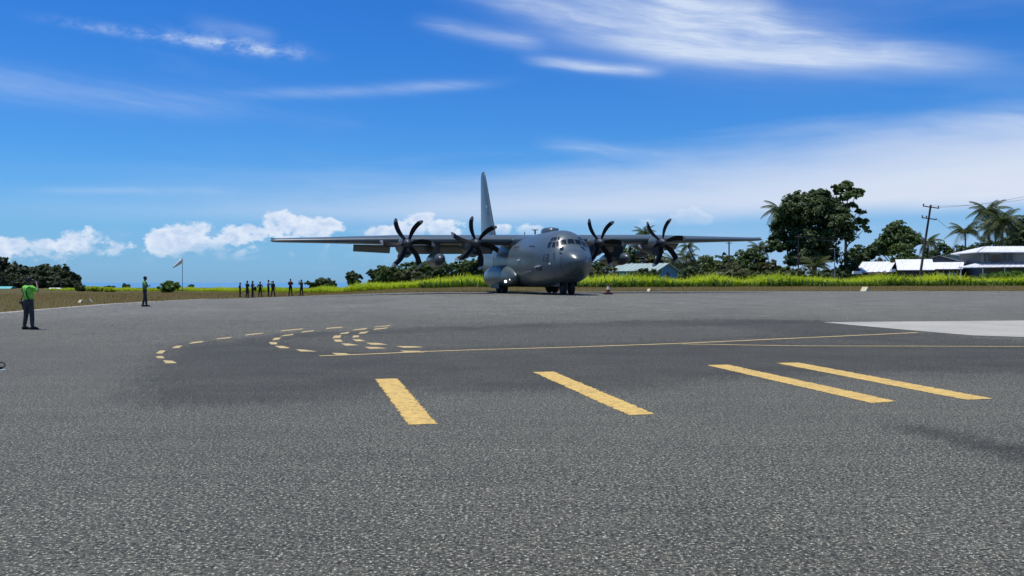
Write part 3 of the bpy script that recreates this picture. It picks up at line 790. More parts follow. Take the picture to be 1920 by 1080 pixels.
def limb_mesh(base_h, tr, targets, seedpt=(0, 0, 0)):
    mb = MB(); lean = (random.uniform(-.04, .04), random.uniform(-.04, .04))
    top = Vector((lean[0]*base_h*3, lean[1]*base_h*3, base_h))
    mb.tube([(0, 0, -.2), (lean[0]*base_h, lean[1]*base_h, base_h*.35), tuple(top)], [tr*1.25, tr, tr*.75], 9)
    for tx, ty, tz, r in targets:
        e = Vector((tx, ty, tz)); m = top.lerp(e, .5) + Vector((random.uniform(-.3, .3), random.uniform(-.3, .3), random.uniform(0, .5)))
        mb.tube([tuple(top - Vector((0, 0, tr))), tuple(m), tuple(e)], [r, r*.7, r*.25], 7)
    return mb
def tree(x, y, h, w, label, mat, n=2600, size=.42, trunk=None, group='trees behind the tall grass', blobs=None, bark=None, base=.25, depth=None, name='tree', lobes=5):
    root = thing(name, P3(x, y), label, 'tree', group)
    depth = depth or w
    if blobs is None:
        blobs = []; cz = h*(base+(1-base)*.5); hz = h*(1-base)*.5
        blobs.append((random.uniform(-.08, .08)*w, 0, cz, w*.30, depth*.30, hz*.92))
        if base < .09:
            for q_ in (-.28, .05, .3): blobs.append((q_*w, random.uniform(-.1, .1)*depth, h*.2, w*.24, depth*.24, h*.22))
        for k in range(lobes+2):
            a = 2*math.pi*k/(lobes+2)+random.uniform(-.5, .5); rr = random.uniform(.22, .46)
            blobs.append((math.cos(a)*w*rr, math.sin(a)*depth*rr, cz+random.uniform(-.45, .35)*hz, w*random.uniform(.17, .26), depth*random.uniform(.17, .26), hz*random.uniform(.32, .55)))
    crown_mesh('crown', blobs, n, size, mat, root)
    tr = trunk or max(.10, h*.022)
    lb = limb_mesh(h*max(.18, base*.9), tr, [(b[0], b[1], b[2], tr*.55) for b in blobs[:7]])
    lb.build('trunk', bark or M_bark, root, True)
    return root

# palms: every frond is a piece of its own
def frond_mesh(L, droop, wid):
    mb = MB(); n = 9; pts = []
    for i in range(n+1):
        t = i/n; pts.append(Vector((L*t*(1-.18*droop*t), 0, L*(.42*t - (.42+.55*droop)*t*t))))
    mb.tube(pts, [.05*(1-.85*i/n)+.008 for i in range(n+1)], 4)
    V = []; F = []
    for i in range(1, 19):
        t = i/19; k = t*n; a = int(k); p = pts[a].lerp(pts[min(n, a+1)], k-a); d = (pts[min(n, a+1)]-pts[a]).normalized()
        ll = wid*(math.sin(math.pi*min(1, t*.85+.12))**.6)
        for s in (-1, 1):
            o = len(V); e = p + d*ll*.45 + Vector((0, s*ll*.75, -ll*(.35+.35*droop)+random.uniform(-.08, .08)))
            wd = d*(L/19*.42)
            V += [p-wd, p+wd, e+wd*.35, e-wd*.35]; F.append((o, o+1, o+2, o+3))
    mb.add(V, F)
    o = mb.build('frond', M_palm, None, rec=False); me = o.data; bpy.data.objects.remove(o)
    at = me.attributes.new('tint', 'FLOAT', 'FACE'); at.data.foreach_set('value', rng.random(len(me.polygons)).astype(np.float32))
    return me
FRONDS = [frond_mesh(3.2, d, .95) for d in (.15, .5, .9, 1.3, 1.8)]
def palm(x, y, h, label, r=1.0, nf=18, lean=(0, 0), group='coconut palms', upright=0.0):
    root = thing('palm_tree', P3(x, y), label, 'palm', group)
    mb = MB(); pts = [(lean[0]*t*t, lean[1]*t*t, h*t) for t in (0, .25, .5, .75, 1)]
    mb.tube(pts, [.22, .17, .15, .14, .13], 9)
    mb.build('trunk', M_bark_pale, root, True)
    for k in range(nf):
        q = k/nf; el = 78 - 95*(q**.9)*(1-upright) ; me = FRONDS[min(4, int(q*5))]
        part('frond', me, root, (lean[0], lean[1], h-.05), (0, R(-el*.55), R(k*137.5+random.uniform(-10, 10))), (r, r, r))
    return root
def bush(x, y, w, h, label, mat, n=700, size=.35, group='bushes behind the tall grass', cat='bush'):
    root = thing('bush', P3(x, y), label, cat, group)
    bl_ = [(random.uniform(-.25, .25)*w, random.uniform(-.2, .2)*w, h*random.uniform(.35, .6), w*random.uniform(.22, .34), w*.28, h*random.uniform(.3, .45)) for _ in range(5)]
    crown_mesh('foliage', bl_, n, size, mat, root, inner=.35)
    mb = MB()
    mb.tube([(0, 0, -.1), (.02, 0, h*.3), (.05, .03, h*.6)], [.06, .04, .015], 6); mb.build('stem', M_bark, root, True)
    return root

# --- big trees on the right
def at(px, D): return (px-960)/1700*D
# broad dark tree
D = 150; bl1 = []
for px, py, wpx, hpx in ((1520, 410, 40, 42), (1545, 395, 34, 34), (1500, 385, 30, 26), (1478, 430, 30, 34), (1560, 440, 34, 40), (1510, 455, 40, 34), (1465, 460, 24, 24), (1470, 405, 20, 24), (1535, 370, 24, 16), (1570, 410, 14, 30), (1548, 480, 36, 26), (1495, 490, 36, 22), (1452, 466, 14, 16)):
    k = D/1700; bl1.append((at(px, D)-at(1525, D), random.uniform(-2.6, 1.2), 1.6+(530-py)*k-gz(50, D), wpx*k, max(wpx*k, 2.2), hpx*k))
tree(at(1525, D), D, 15, 13, 'broad dense dark green tree, the largest and darkest crown on the right', M_leaf_dark, n=15000, size=.42, blobs=bl1, trunk=.45, base=.2)
# tall sparse tree
D = 158; bl2 = []
for px, py, wpx, hpx in ((1590, 352, 17, 13), (1572, 358, 13, 14), (1604, 365, 14, 12), (1585, 372, 18, 12), (1597, 388, 14, 10), (1613, 418, 14, 12), (1604, 430, 10, 8), (1616, 432, 11, 9), (1622, 398, 9, 5), (1608, 396, 8, 5), (1592, 410, 11, 10), (1596, 432, 8, 8), (1578, 395, 11, 16)):
    k = D/1700; bl2.append((at(px, D)-at(1586, D), random.uniform(-1.2, 1.2), 1.6+(530-py)*k-gz(50, D), wpx*k, wpx*k, hpx*k))
root = thing('tree', P3(at(1586, D), D), 'tall slender tree with sparse crown and bare forking branches right of the dark tree', 'tree', 'trees behind the tall grass')
crown_mesh('crown', bl2, 2600, .40, M_leaf_pale, root, inner=.3)
mb = MB(); mb.tube([(0,0,-.2),(-.1,0,4),(.0,0,8),(.3,0,12),(.2,0,16)], [.32,.27,.22,.15,.05], 9)
for b in bl2:
    zb = max(4.6, b[2]-random.uniform(2.2, 3.6)); mb.tube([(.05, 0, zb), ((b[0])*.5+.1, b[1]*.4, zb+(b[2]-zb)*.45), (b[0], b[1], b[2]+.2)], [.13, .085, .03], 6)
mb.build('trunk', M_bark, root, True)
# others on the right  (px, top py, width px, distance, ...)
def place_tree(px, top, wpx, D, label, mat, **kw):
    x = at(px, D); h = 1.6+(530-top)*D/1700-gz(x, D); return tree(x, D, h, wpx*D/1700, label, mat, **kw)
place_tree(1683, 410, 92, 185, 'mid green spreading tree left of the leaning utility pole', M_leaf_mid, n=4200, size=.5)
place_tree(1697, 453, 52, 150, 'small rounded olive-lit tree just left of the leaning utility pole', M_leaf_mid, n=1900, size=.36, base=.1)
place_tree(1652, 480, 56, 165, 'low dry brownish shrub tree above the leftmost white roof', M_leaf_brown, n=1200, size=.34, base=.15)
place_tree(1618, 452, 60, 172, 'low dark tree between the tall sparse tree and the first white roof', M_leaf_dark, n=2600, size=.42, base=.08)
place_tree(1590, 470, 46, 148, 'dark shrubby tree at the foot of the tall sparse tree', M_leaf_dark, n=1600, size=.36, base=.05)
place_tree(1742, 462, 44, 190, 'dark tree directly behind the leaning utility pole', M_leaf_dark, n=1600, size=.5, base=.1)
place_tree(1772, 448, 50, 195, 'mid green tree right of the leaning utility pole', M_leaf_mid, n=1700, size=.5, base=.1)
place_tree(1800, 455, 56, 185, 'dark tree behind the cream gable', M_leaf_dark, n=1900, size=.45, base=.08)
place_tree(1838, 440, 66, 190, 'dark tree behind the left end of the two-storey house', M_leaf_dark, n=2200, size=.45, base=.08)
place_tree(1880, 430, 70, 188, 'mid green tree behind the roof of the two-storey house', M_leaf_mid, n=2300, size=.45, base=.08)
place_tree(1925, 398, 70, 180, 'tall dark tree cut by the right edge behind the two-storey house', M_leaf_dark, n=3600, size=.45, base=.1)
for i, (px, top, w_, D, mt, lb) in enumerate(((1258, 482, 60, 175, M_leaf_dark, 'dark low tree just right of the blue house'), (1300, 480, 50, 180, M_leaf_mid, 'mid green tree below the middle of the right wing'),
        (1322, 466, 62, 172, M_leaf_pale, 'pale green tree below the right wing, left of the thin pole'), (1352, 468, 56, 176, M_leaf_mid, 'mid green tree behind the thin pole under the right wing'),
        (1392, 460, 70, 168, M_leaf_mid, 'bushy green tree right of the thin pole under the wing tip'), (1425, 475, 56, 165, M_leaf_dark, 'dark tree below the right wing tip'),
        (1448, 486, 50, 160, M_leaf_olive, 'olive low tree left of the broad dark tree'), (1375, 490, 80, 150, M_leaf_olive, 'wide olive thicket in front of the trees under the right wing'),
        (1290, 497, 60, 150, M_leaf_dark, 'low dark thicket right of the blue house roof'), (1180, 448, 56, 190, M_leaf_mid, 'green tree seen behind the right inner propeller'),
        (1130, 478, 70, 170, M_leaf_dark, 'dark tree behind the nose and right inner propeller'), (1228, 470, 50, 195, M_leaf_olive, 'olive tree behind the right outer propeller'), (1472, 500, 46, 146, M_leaf_mid, 'leafy undergrowth at the left foot of the broad dark tree'))):
    place_tree(px, top, w_, D, lb, mt, n=1900, size=.42, base=.06)
# left of the fuselage
for px, top, w_, D, mt, lb in ((742, 490, 90, 165, M_leaf_mid, 'spreading green tree below the left outer propeller'), (790, 482, 80, 172, M_leaf_mid, 'green tree behind the lower blades of the left outer propeller'),
        (826, 488, 60, 160, M_leaf_dark, 'dark tree below the left fuel tank'), (712, 495, 46, 178, M_leaf_dark, 'dark tree at the left end of the clump below the left wing'), (775, 503, 60, 150, M_leaf_olive, 'olive thicket in front of the clump below the left wing'),
        (868, 483, 40, 170, M_leaf_pale, 'thin pale tree between the left propellers'), (893, 478, 44, 165, M_leaf_dark, 'dark tree tight against the left side of the fuselage'), (664, 507, 32, 190, M_leaf_dark, 'small dark tree standing alone left of the clump'),
        (606, 520, 50, 200, M_leaf_dark, 'low dark bushy tree on the skyline left of the lone small tree')):
    place_tree(px, top, w_, D, lb, mt, n=2300, size=.40, base=.06 if w_ != 32 else .2)
# far small trees on the left skyline
for px, top, w_, D, lb in ((236, 530, 14, 280, 'tiny far tree on the skyline left of the man in the dark cap'), (332, 533, 14, 270, 'tiny round bush tree left of the windsock mast'), (359, 533, 8, 270, 'tiny dark shrub right of the windsock mast'), (205, 536, 20, 290, 'low dark scrub on the far shore'), (152, 538, 16, 240, 'dark low shrub at the right end of the wooded headland')):
    place_tree(px, top, w_, D, lb, M_leaf_dark, n=350, size=.35, base=.02, lobes=3)
# wooded headland far left
M_leaf_far = leafy('headland_leaf', (.034, .058, .024), (.105, .135, .058), .24)
names = 'first second third fourth fifth sixth seventh eighth ninth tenth eleventh twelfth thirteenth fourteenth fifteenth sixteenth'.split()
for i, (px, top, w_) in enumerate(((-14, 470, 34), (2, 474, 22), (14, 488, 30), (30, 488, 30), (47, 495, 30), (61, 493, 30), (75, 494, 28), (88, 490, 28), (100, 491, 26), (110, 490, 22), (119, 493, 22), (127, 503, 20), (136, 509, 18), (143, 518, 14), (147, 527, 9))):
    place_tree(px, top, w_*1.25, 285+random.uniform(-8, 8), '%s tree from the left along the back skyline of the wooded headland' % names[i], M_leaf_far, n=1500, size=.62, base=.02, group='trees of the wooded headland')
for i, (px, top, w_) in enumerate(((-4, 508, 34), (18, 512, 34), (38, 514, 30), (60, 512, 34), (82, 516, 32), (104, 514, 32), (124, 519, 26), (140, 526, 16))):
    place_tree(px, top, w_*1.2, 266+random.uniform(-6, 6), '%s tree from the left in the lower front row of the wooded headland' % names[i], M_leaf_far, n=1300, size=.58, base=.02, group='trees of the wooded headland')

# palms
def place_palm(px, crown_py, D, label, **kw):
    x = at(px, D); return palm(x, D, 1.6+(530-crown_py)*D/1700-gz(x, D), label, **kw)
place_palm(1854, 398, 165, 'tall coconut palm with upright crown above the two-storey house', r=1.25, nf=20)
place_palm(1880, 416, 160, 'drooping coconut palm right of the tallest palm', r=1.3, nf=22)
place_palm(1866, 428, 172, 'coconut palm crown tucked behind the two drooping palms', r=1.2, nf=18)
place_palm(1810, 436, 165, 'slim young palm with upright fronds left of the two-storey house', r=1.1, nf=14, upright=.55)
place_palm(1740, 455, 182, 'small palm with drooping fronds right behind the leaning utility pole', r=1.0, nf=16)
place_palm(1287, 482, 170, 'small palm right of the right outer propeller', r=.85, nf=15)
place_palm(1424, 466, 172, 'small palm left of the broad dark tree below the wing tip', r=.9, nf=16)
place_palm(1312, 462, 165, 'leaning palm with a bare slanted trunk under the right wing', r=.8, nf=10, lean=(-2.2, 0))
place_palm(1208, 437, 190, 'palm crown showing just above the right wing', r=.9, nf=16)
place_palm(1480, 395, 156, 'palm half hidden at the left side of the broad dark tree', r=1.15, nf=16, lean=(-1.5, 0))
place_palm(1262, 488, 162, 'pale palm beside the lower blade of the right outer propeller', r=.9, nf=12)
place_palm(1530, 500, 140, 'low fan palm at the foot of the broad dark tree', r=.95, nf=14, upright=.6)
# bananas by the cream house
place_palm(1822, 498, 150, 'small bushy palm in front of the cream gable', r=.6, nf=10)

# bushes
for px, w_, h_, D, mt, lb in ((318, 5.2, 2.0, 150, M_cane2, 'reedy green bush right of the man in the dark cap'), (152, 3.0, 1.2, 170, M_leaf_dark, 'dark round shrub in the dry field left'), (185, 4.0, 1.0, 165, M_cane, 'bright yellow-green shrub in the dry field left'), (205, 2.0, .7, 160, M_cane, 'small bright shrub beside the yellow-green one in the dry field'),
        (1205, 6, 2.6, 128, M_leaf_dark, 'dark bush in front of the blue house'), (1135, 6, 2.8, 132, M_leaf_olive, 'olive bush left of the blue house'), (1490, 6, 2.6, 132, M_leaf_olive, 'olive bush in front of the broad dark tree'), (1440, 7, 2.4, 134, M_leaf_olive, 'olive bush left of the broad dark tree behind the tall grass'), (1565, 6, 2.6, 136, M_leaf_dark, 'dark bush around the short street lamp'), (1345, 8, 2.6, 136, M_leaf_olive, 'wide olive bush at the foot of the thin pole'), (1650, 4, 2.2, 136, M_leaf_brown, 'brown dry bush between the first two white roofs'), (1890, 7, 2.2, 128, M_cane2, 'green bush below the veranda roof of the two-storey house')):
    bush(at(px, D), D, w_, h_, lb, mt, n=900)

# --- tall grass belt
def blades(name, pts, h, w, mat, lean=.35, n_seg=3):
    n = len(pts); az = rng.random(n)*2*np.pi; d = np.stack([np.cos(az), np.sin(az), np.zeros(n)], 1)
    sd_ = np.stack([-np.sin(az), np.cos(az), np.zeros(n)], 1); L = lean*(.3+rng.random(n))
    V = np.zeros((n, (n_seg+1)*2, 3))
    for i in range(n_seg+1):
        t = i/n_seg; c = pts + d*(L*h*t*t)[:, None] + np.array([0, 0, 1.])*(h*(t-.32*L*t*t*1.6))[:, None]
        ww = w*(1-t**1.6*.9)*(.55+.9*t if t < .5 else 1)
        V[:, 2*i] = c - sd_*ww[:, None]/2; V[:, 2*i+1] = c + sd_*ww[:, None]/2
    base = np.arange(n)*(n_seg+1)*2
    F = np.concatenate([np.stack([base+2*i, base+2*i+1, base+2*i+3, base+2*i+2], 1) for i in range(n_seg)])
    tint = np.tile(np.clip(rng.random(n)*.75 + .25*np.sin(pts[:, 0]*.35+pts[:, 1]*.2), 0, 1)*np.interp(pts[:, 0], [-60, -20, 0], [.45, .7, 1.0]), n_seg)
    return np_mesh(name, V.reshape(-1, 3), F, mat, tint)
HED = [(-98, 190), (-62, 172), (-36, 150), (-10, 114), (10, 112), (25, 115), (45, 118), (80, 122), (110, 126)]
def belt(n, d0, d1):
    seg = [(a, b, math.hypot(b[0]-a[0], b[1]-a[1])) for a, b in zip(HED[:-1], HED[1:])]; tot = sum(s[2] for s in seg)
    out = []
    for (a, b, L) in seg:
        k = int(n*L/tot); t = rng.random(k); x = a[0]+(b[0]-a[0])*t; y = a[1]+(b[1]-a[1])*t + d0+(d1-d0)*rng.random(k) + .6*np.sin(x*.9)
        out.append(np.stack([x, y], 1))
    p = np.concatenate(out); z = np.array([gz(a, b) for a, b in p]) - .03
    return np.column_stack([p, z])
def hfun(p):
    base = np.interp(p[:, 0], [-98, -60, -36, -10, 10, 60, 110], [1.0, 1.1, 1.4, 2.1, 2.1, 2.3, 2.4])
    lump = .82+.20*np.sin(p[:, 0]*.55+1.3*np.sin(p[:, 0]*.23))+.10*np.sin(p[:, 0]*1.7+p[:, 1])
    return base*lump
p = belt(52000, 0, 9); h_ = hfun(p)*(.55+.5*rng.random(len(p)))
tag(blades('tall_grass', p, h_, np.full(len(p), .12), M_cane, .95), kind='stuff')
p = belt(9000, -1.4, .8); p = p[p[:, 0] > -12]; h_ = hfun(p)*(.35+.4*rng.random(len(p)))
tag(blades('broad_weeds', p, h_, np.full(len(p), .20), M_cane2, .8), kind='stuff')
# dry turf
def turf(n):
    x = rng.uniform(-75, 95, n); y = rng.uniform(36, 150, n)
    e = poly_sd(x, y, EDGE[:-1]); k = e > -.25
    x, y = x[k], y[k]; near = rng.random(len(x)) < np.clip(1.5-e[k]/60, .25, 1); x, y = x[near], y[near]
    z = np.array([gz(a, b) for a, b in zip(x, y)]) - .04
    return np.column_stack([x, y, z])
p = turf(120000); tag(blades('dry_turf', p, .10+.20*rng.random(len(p))**2, np.full(len(p), .07), M_turf, .7, 1), kind='stuff')

# ------------------------------------------------------------------ houses
M_roofw = plain('white_roof_sheet', (.80, .80, .79), .45, var=.05, scale=1.2)
M_roofg = plain('pale_green_roof_sheet', (.36, .46, .40), .5, var=.08, scale=1.2)
M_wallg = plain('grey_wall_board', (.16, .175, .18), .7, var=.12)
M_wallb = plain('blue_wall_board', (.10, .30, .42), .7, var=.1)
M_wallc = plain('cream_wall_board', (.60, .57, .42), .7, var=.06)
M_walld = plain('dark_brown_wall', (.065, .055, .048), .8, var=.15)
M_teal = plain('teal_roof_sheet', (.16, .55, .50), .5)
M_wglass = plain('window_glass', (.02, .024, .028), .15, spec=.6)
def roof_slab(mb, a, b, c, d, th=.12):
    a, b, c, d = (Vector(p) for p in (a, b, c, d)); n = (b-a).cross(d-a).normalized()
    if n.z < 0: n = -n
    vs = [a, b, c, d]+[p-n*th for p in (a, b, c, d)]
    mb.add(vs, [(0,1,2,3),(7,6,5,4),(0,4,5,1),(1,5,6,2),(2,6,7,3),(3,7,4,0)])
def ribs(parent, a, b, c, d, mat, n):
    a, b, c, d = (Vector(p) for p in (a, b, c, d)); nn = (b-a).cross(d-a).normalized(); nn = nn if nn.z > 0 else -nn
    mb = MB()
    for i in range(n+1):
        t = i/n; mb.tube([tuple(a.lerp(b, t)+nn*.02), tuple(d.lerp(c, t)+nn*.02)], .035, 4)
    o = mb.build('roof_ribs', mat, parent); o['kind'] = 'stuff'
def gable_house(x, y, yaw, L, half, eave, ridge, wall, roof, label, over=.35, group='houses behind the tall grass', gable=None):
    z0 = gz(x, y); root = thing('house', (x, y, z0), label, 'house', group, (0, 0, yaw))
    eave -= z0; ridge -= z0; mb = MB(); w = half-over; l = L/2-over
    mb.add([(-l,-w,-.2),(l,-w,-.2),(l,w,-.2),(-l,w,-.2),(-l,-w,eave),(l,-w,eave),(l,w,eave),(-l,w,eave),(-l,0,ridge-.14),(l,0,ridge-.14)],
           [(0,1,5,4),(1,2,6,9,5),(2,3,7,6),(3,0,4,8,7),(3,2,1,0)])
    mb.build('wall', wall, root)
    for s in (-1, 1):
        mb = MB(); e = eave-(ridge-eave)*over/w; q = ((-L/2, s*half, e), (L/2, s*half, e), (L/2, 0, ridge), (-L/2, 0, ridge))
        roof_slab(mb, *q); r = mb.build('roof', roof, root); ribs(r, *q, roof, int(L/.8))
    for k in ((-.5, .35) if eave > 2.6 else ()):
        mb = MB(); mb.box((k*l, -w-.02, max(.8, eave*.55)), (1.1, .06, .9)); f = mb.build('window', M_white, root)
        mb = MB(); mb.box((k*l, -w-.055, max(.8, eave*.55)), (.9, .03, .72)); mb.build('pane', M_wglass, f)
    mb = MB(); mb.box((l+.02, .2, .95), (.06, .9, 1.9)); mb.build('door', M_walld, root)
    return root
def H(py, D): return 1.6+(530-py)*D/1700
gable_house(at(1648, 151), 151, R(-32), 5.2, 5.9, H(508.5, 145), H(490, 149), M_walld, M_roofw, 'low house with bright white sheet roof, leftmost of the white roofs')
gable_house(at(1713, 147), 147, R(-20), 5.4, 5.2, H(505, 145), H(486.5, 148), M_walld, M_roofw, 'low house with bright white roof directly behind the leaning utility pole foot')
gable_house(at(1778, 146), 146, R(-30), 4.6, 3.4, H(503, 144), H(491.5, 146), M_walld, M_roofw, 'low house with narrow white roof left of the veranda roof')
gable_house(at(1765, 160), 160, R(58), 6.0, 4.4, H(494, 160), H(480, 160), M_wallg, M_wallg, 'small house with grey gable behind the white roofs')
gable_house(at(1813, 166), 166, R(2), 6.2, 3.0, H(480, 166), H(477, 166), M_wallc, M_roofg, 'cream walled house left of the two-storey house')
gable_house(at(1212, 142), 144, R(-35), 8.5, 4.2, H(507, 142), H(494, 144), M_wallb, M_roofg, 'bright blue house with pale green roof under the right outer propeller')
gable_house(at(-8, 250), 250, R(10), 9, 4, H(543, 250), H(537, 250), M_wallg, M_teal, 'far building with teal roof at the left edge below the headland')
gable_house(at(1306, 175), 176, R(-10), 5, 3, H(504, 175), H(500, 175), M_walld, M_roofw, 'tiny pale roof among the trees right of the blue house')
gable_house(at(101, 235), 236, R(10), 3.0, 1.6, H(543, 236), H(539.5, 236), M_white, M_roofw, 'tiny white hut roof at the foot of the wooded headland')
# two-storey house
D = 140; k = D/1700; hx0, hx1 = at(1840, D), at(2010, D); z0 = gz(70, D)
root = thing('house', (hx0, D, z0), 'grey two-storey house with white hipped roof and veranda at the right edge', 'house', 'houses behind the tall grass', (0, 0, R(-4)))
W = hx1-hx0; zf1 = H(494, D)-z0; zf2 = H(472.5, D)-z0; zr = H(460, D)-z0; dp = 8.0
mb = MB(); mb.box((W/2, dp/2, zf2/2-.1), (W, dp, zf2+.2)); mb.build('wall', M_wallg, root)
ov = 1.0; A_ = [(-ov, -ov, zf2-.02), (W+ov, -ov, zf2-.02), (W+ov, dp+ov, zf2-.02), (-ov, dp+ov, zf2-.02)]; r0, r1 = (2.4, dp/2, zr), (W-2.4, dp/2, zr)
for q in ((A_[0], A_[1], r1, r0), (A_[2], A_[3], r0, r1)):
    mb = MB(); roof_slab(mb, *q); rf = mb.build('roof', M_roofw, root); ribs(rf, *q, M_roofw, 20)
for tri in ((A_[3], A_[0], r0), (A_[1], A_[2], r1)):
    mb = MB(); a, b, c = (Vector(p) for p in tri); mb.add([a, b, c, a-Vector((0,0,.12)), b-Vector((0,0,.12)), c-Vector((0,0,.12))], [(0,1,2),(5,4,3),(0,3,4,1),(1,4,5,2),(2,5,3,0)]); mb.build('roof', M_roofw, root)
mb = MB(); mb.tube([A_[0], r0], .07, 6); mb.build('ridge_cap', M_bare, root)
for cx, w_ in ((.55, .35), (1.1, .3), (3.4, .75), (4.35, .75), (8.2, .8), (9.2, .8)):
    mb = MB(); mb.box((cx, -.03, (zf1+zf2)/2+.05), (w_+.14, .08, 1.36)); f = mb.build('window', M_wallg, root)
    mb = MB(); mb.box((cx, -.08, (zf1+zf2)/2+.05), (w_, .03, 1.22)); mb.build('pane', M_wglass, f)
for i, (x0_, x1_) in enumerate(((-.05, .9), (1.3, 3.0), (5.0, 7.7), (9.8, 13.5))):
    mb = MB(); mb.box(((x0_+x1_)/2, -.04, (zf1+zf2)/2-.1), (x1_-x0_, .05, 1.15)); mb.build('cladding_panel', M_walld if i % 2 else M_wallg, root)
mb = MB(); q = ((-4.6, -3.0, zf1-.65), (W+1, -3.0, zf1-.45), (W+1, .05, zf1-.02), (-.9, .05, zf1-.02)); roof_slab(mb, *q); vr = mb.build('veranda_roof', M_roofw, root); ribs(vr, *q, M_roofw, 22)
for xx in (-4.2, -1.0, 2.2, 5.4, 8.6):
    mb = MB(); mb.box((xx, -2.8, zf1/2-.45), (.12, .12, zf1-.3)); mb.build('veranda_post', M_white, root)
mb = MB(); mb.box((2.0, -.03, .95), (.95, .07, 1.95)); mb.build('door', M_walld, root)
# low white panels in front of the houses
for px, py, w_, h_, lb in ((1607, 511, 1.5, .45, 'small white sheet leaning below the leftmost white roof'), (1658, 509, .3, .25, 'tiny white box in the weeds between the white roofs'), (1674, 507, .75, .45, 'white tank stand beside the second white roof')):
    mb = MB(); mb.box((0, 0, 0), (w_, .5, h_), .2, taper=.85); o = mb.build('white_panel', M_white); o.location = (at(px, 138), 138, H(py, 138)); tag(o, lb, 'panel')

# ------------------------------------------------------------------ poles and wires
M_pole = plain('weathered_wood', (.085, .060, .048), .85, var=.25, scale=5)
M_wire = plain('wire', (.05, .05, .052), .6)
D = 134; bx, tx = at(1722, D), at(1745, D); bz, tz = gz(60, D), H(386, D)
root = thing('utility_pole', (bx, D, bz), 'tall wooden utility pole leaning right with two crossarms', 'utility pole')
ax = Vector((tx-bx, 0, tz-bz))
mb = MB(); mb.tube([(0,0,-.3), tuple(ax*.5), tuple(ax*1.01)], [.20, .17, .14], 10); mb.build('pole', M_pole, root, True)
for t, half_, nm in ((.985, 1.2, 'crossarm'), (.84, 1.1, 'crossarm')):
    c = ax*t; mb = MB(); mb.tube([tuple(c+Vector((-half_, -.15, .12*half_))), tuple(c+Vector((half_, -.15, -.16*half_)))], .085, 6); arm = mb.build(nm, M_pole, root)
    for q in ((-1.1, 0, 1.1) if t > .9 else (-1.0, -.4)):
        mb = MB(); lathe(mb, [(-.05, .05), (.05, .06), (.12, .11), (.2, .11), (.26, .06)], (c.x+q, -.15, c.z+.08-.14*q), 'z', 10); mb.build('insulator', M_dk, arm, True)
def wire(a, b, sag, r, label):
    a, b = Vector(a), Vector(b); mb = MB()
    mb.tube([tuple(a.lerp(b, t)-Vector((0, 0, sag*4*t*(1-t)))) for t in np.linspace(0, 1, 15)], r, 5)
    o = mb.build('power_line', M_wire); tag(o, label, 'power line', 'overhead wires')
wire((at(1760, D), D, H(389, D)), (at(1990, 120), 120, H(352, 120)), .5, .018, 'overhead wire from the pole top crossarm to the right edge, higher of the two')
wire((at(1746, D), D, H(386, D)), (at(1990, 122), 122, H(362, 122)), .5, .018, 'overhead wire from the pole top crossarm to the right edge, lower of the two')
wire((at(1754, D), D, H(408, D)), (at(1800, 150), 150, H(440, 150)), .25, .028, 'dark service wire dropping from the lower crossarm towards the young palm')
wire((at(1728, D), D, H(432, D)), (at(1690, 175), 175, H(446, 175)), .2, .014, 'thin wire from the pole into the mid green tree')
D2 = 138
for px, top, r, lb in ((1367, 452, .10, 'thin straight dark pole rising to the right wing'), (1497, 440, .09, 'thin pole in front of the broad dark tree, wires attached')):
    x = at(px, D2); z0 = gz(x, D2); hh = H(top, D2)-z0
    root = thing('utility_pole', (x, D2, z0), lb, 'utility pole'); mb = MB(); mb.tube([(0,0,-.2),(0,0,hh)], [r*1.2, r], 8); mb.build('pole', M_pole, root, True)
    mb = MB(); mb.tube([(-.5, 0, hh-.3), (.5, 0, hh-.3)], .05, 5); mb.build('crossarm', M_pole, root)
wire((at(1492, D2), D2, H(443, D2)), (at(1586, 142), 142, H(449, 142)), .35, .035, 'pale wire crossing in front of the broad dark tree')
wire((at(1497, D2), D2, H(442, D2)), (at(1590, 144), 144, H(443, 144)), .30, .02, 'thinner wire just above the pale one in front of the broad dark tree')
x = at(1565, 130); z0 = gz(x, 130); hh = H(466, 130)-z0
root = thing('street_lamp', (x, 130, z0), 'short pale street lamp right of the fan palm', 'street lamp'); M_galv = plain('galvanised_steel', (.36, .37, .37), .5, metal=.3)
mb = MB(); mb.tube([(0,0,-.2),(0,0,hh)], [.08, .055], 8); mb.build('pole', M_galv, root, True)
mb = MB(); mb.tube([(0,0,hh-.05),(-.25,0,hh+.03),(-.5,0,hh)], .04, 6); mb.build('arm', M_galv, root, True)
mb = MB(); mb.box((-.55, 0, hh-.03), (.4, .18, .09), taper=.7); mb.build('lamp_head', M_galv, root)

# ------------------------------------------------------------------ windsock
D = 170; x = at(342, D); z0 = gz(x, D)
root = thing('windsock', (x, D, z0), 'white windsock on a thin mast above the left grass', 'windsock')
zt = H(489, D)-z0
mb = MB(); mb.tube([(0,0,-.2),(0,0,zt+.25)], [.06, .045], 8); mb.build('mast', plain('mast_steel', (.10, .14, .22), .5), root, True)
def white_fabric():
    m, t, b = new_mat('white_fabric'); b.inputs['Base Color'].default_value = (.90, .90, .88, 1); b.inputs['Roughness'].default_value = .8
    tr = t.nodes.new('ShaderNodeBsdfTranslucent'); tr.inputs[0].default_value = (.80, .80, .76, 1); mx = t.nodes.new('ShaderNodeMixShader'); mx.inputs[0].default_value = .3
    t.links.new(b.outputs[0], mx.inputs[1]); t.links.new(tr.outputs[0], mx.inputs[2]); t.links.new(mx.outputs[0], t.nodes['Material Output'].inputs[0])
    return m
M_sock = white_fabric()
mb = MB(); rs = []
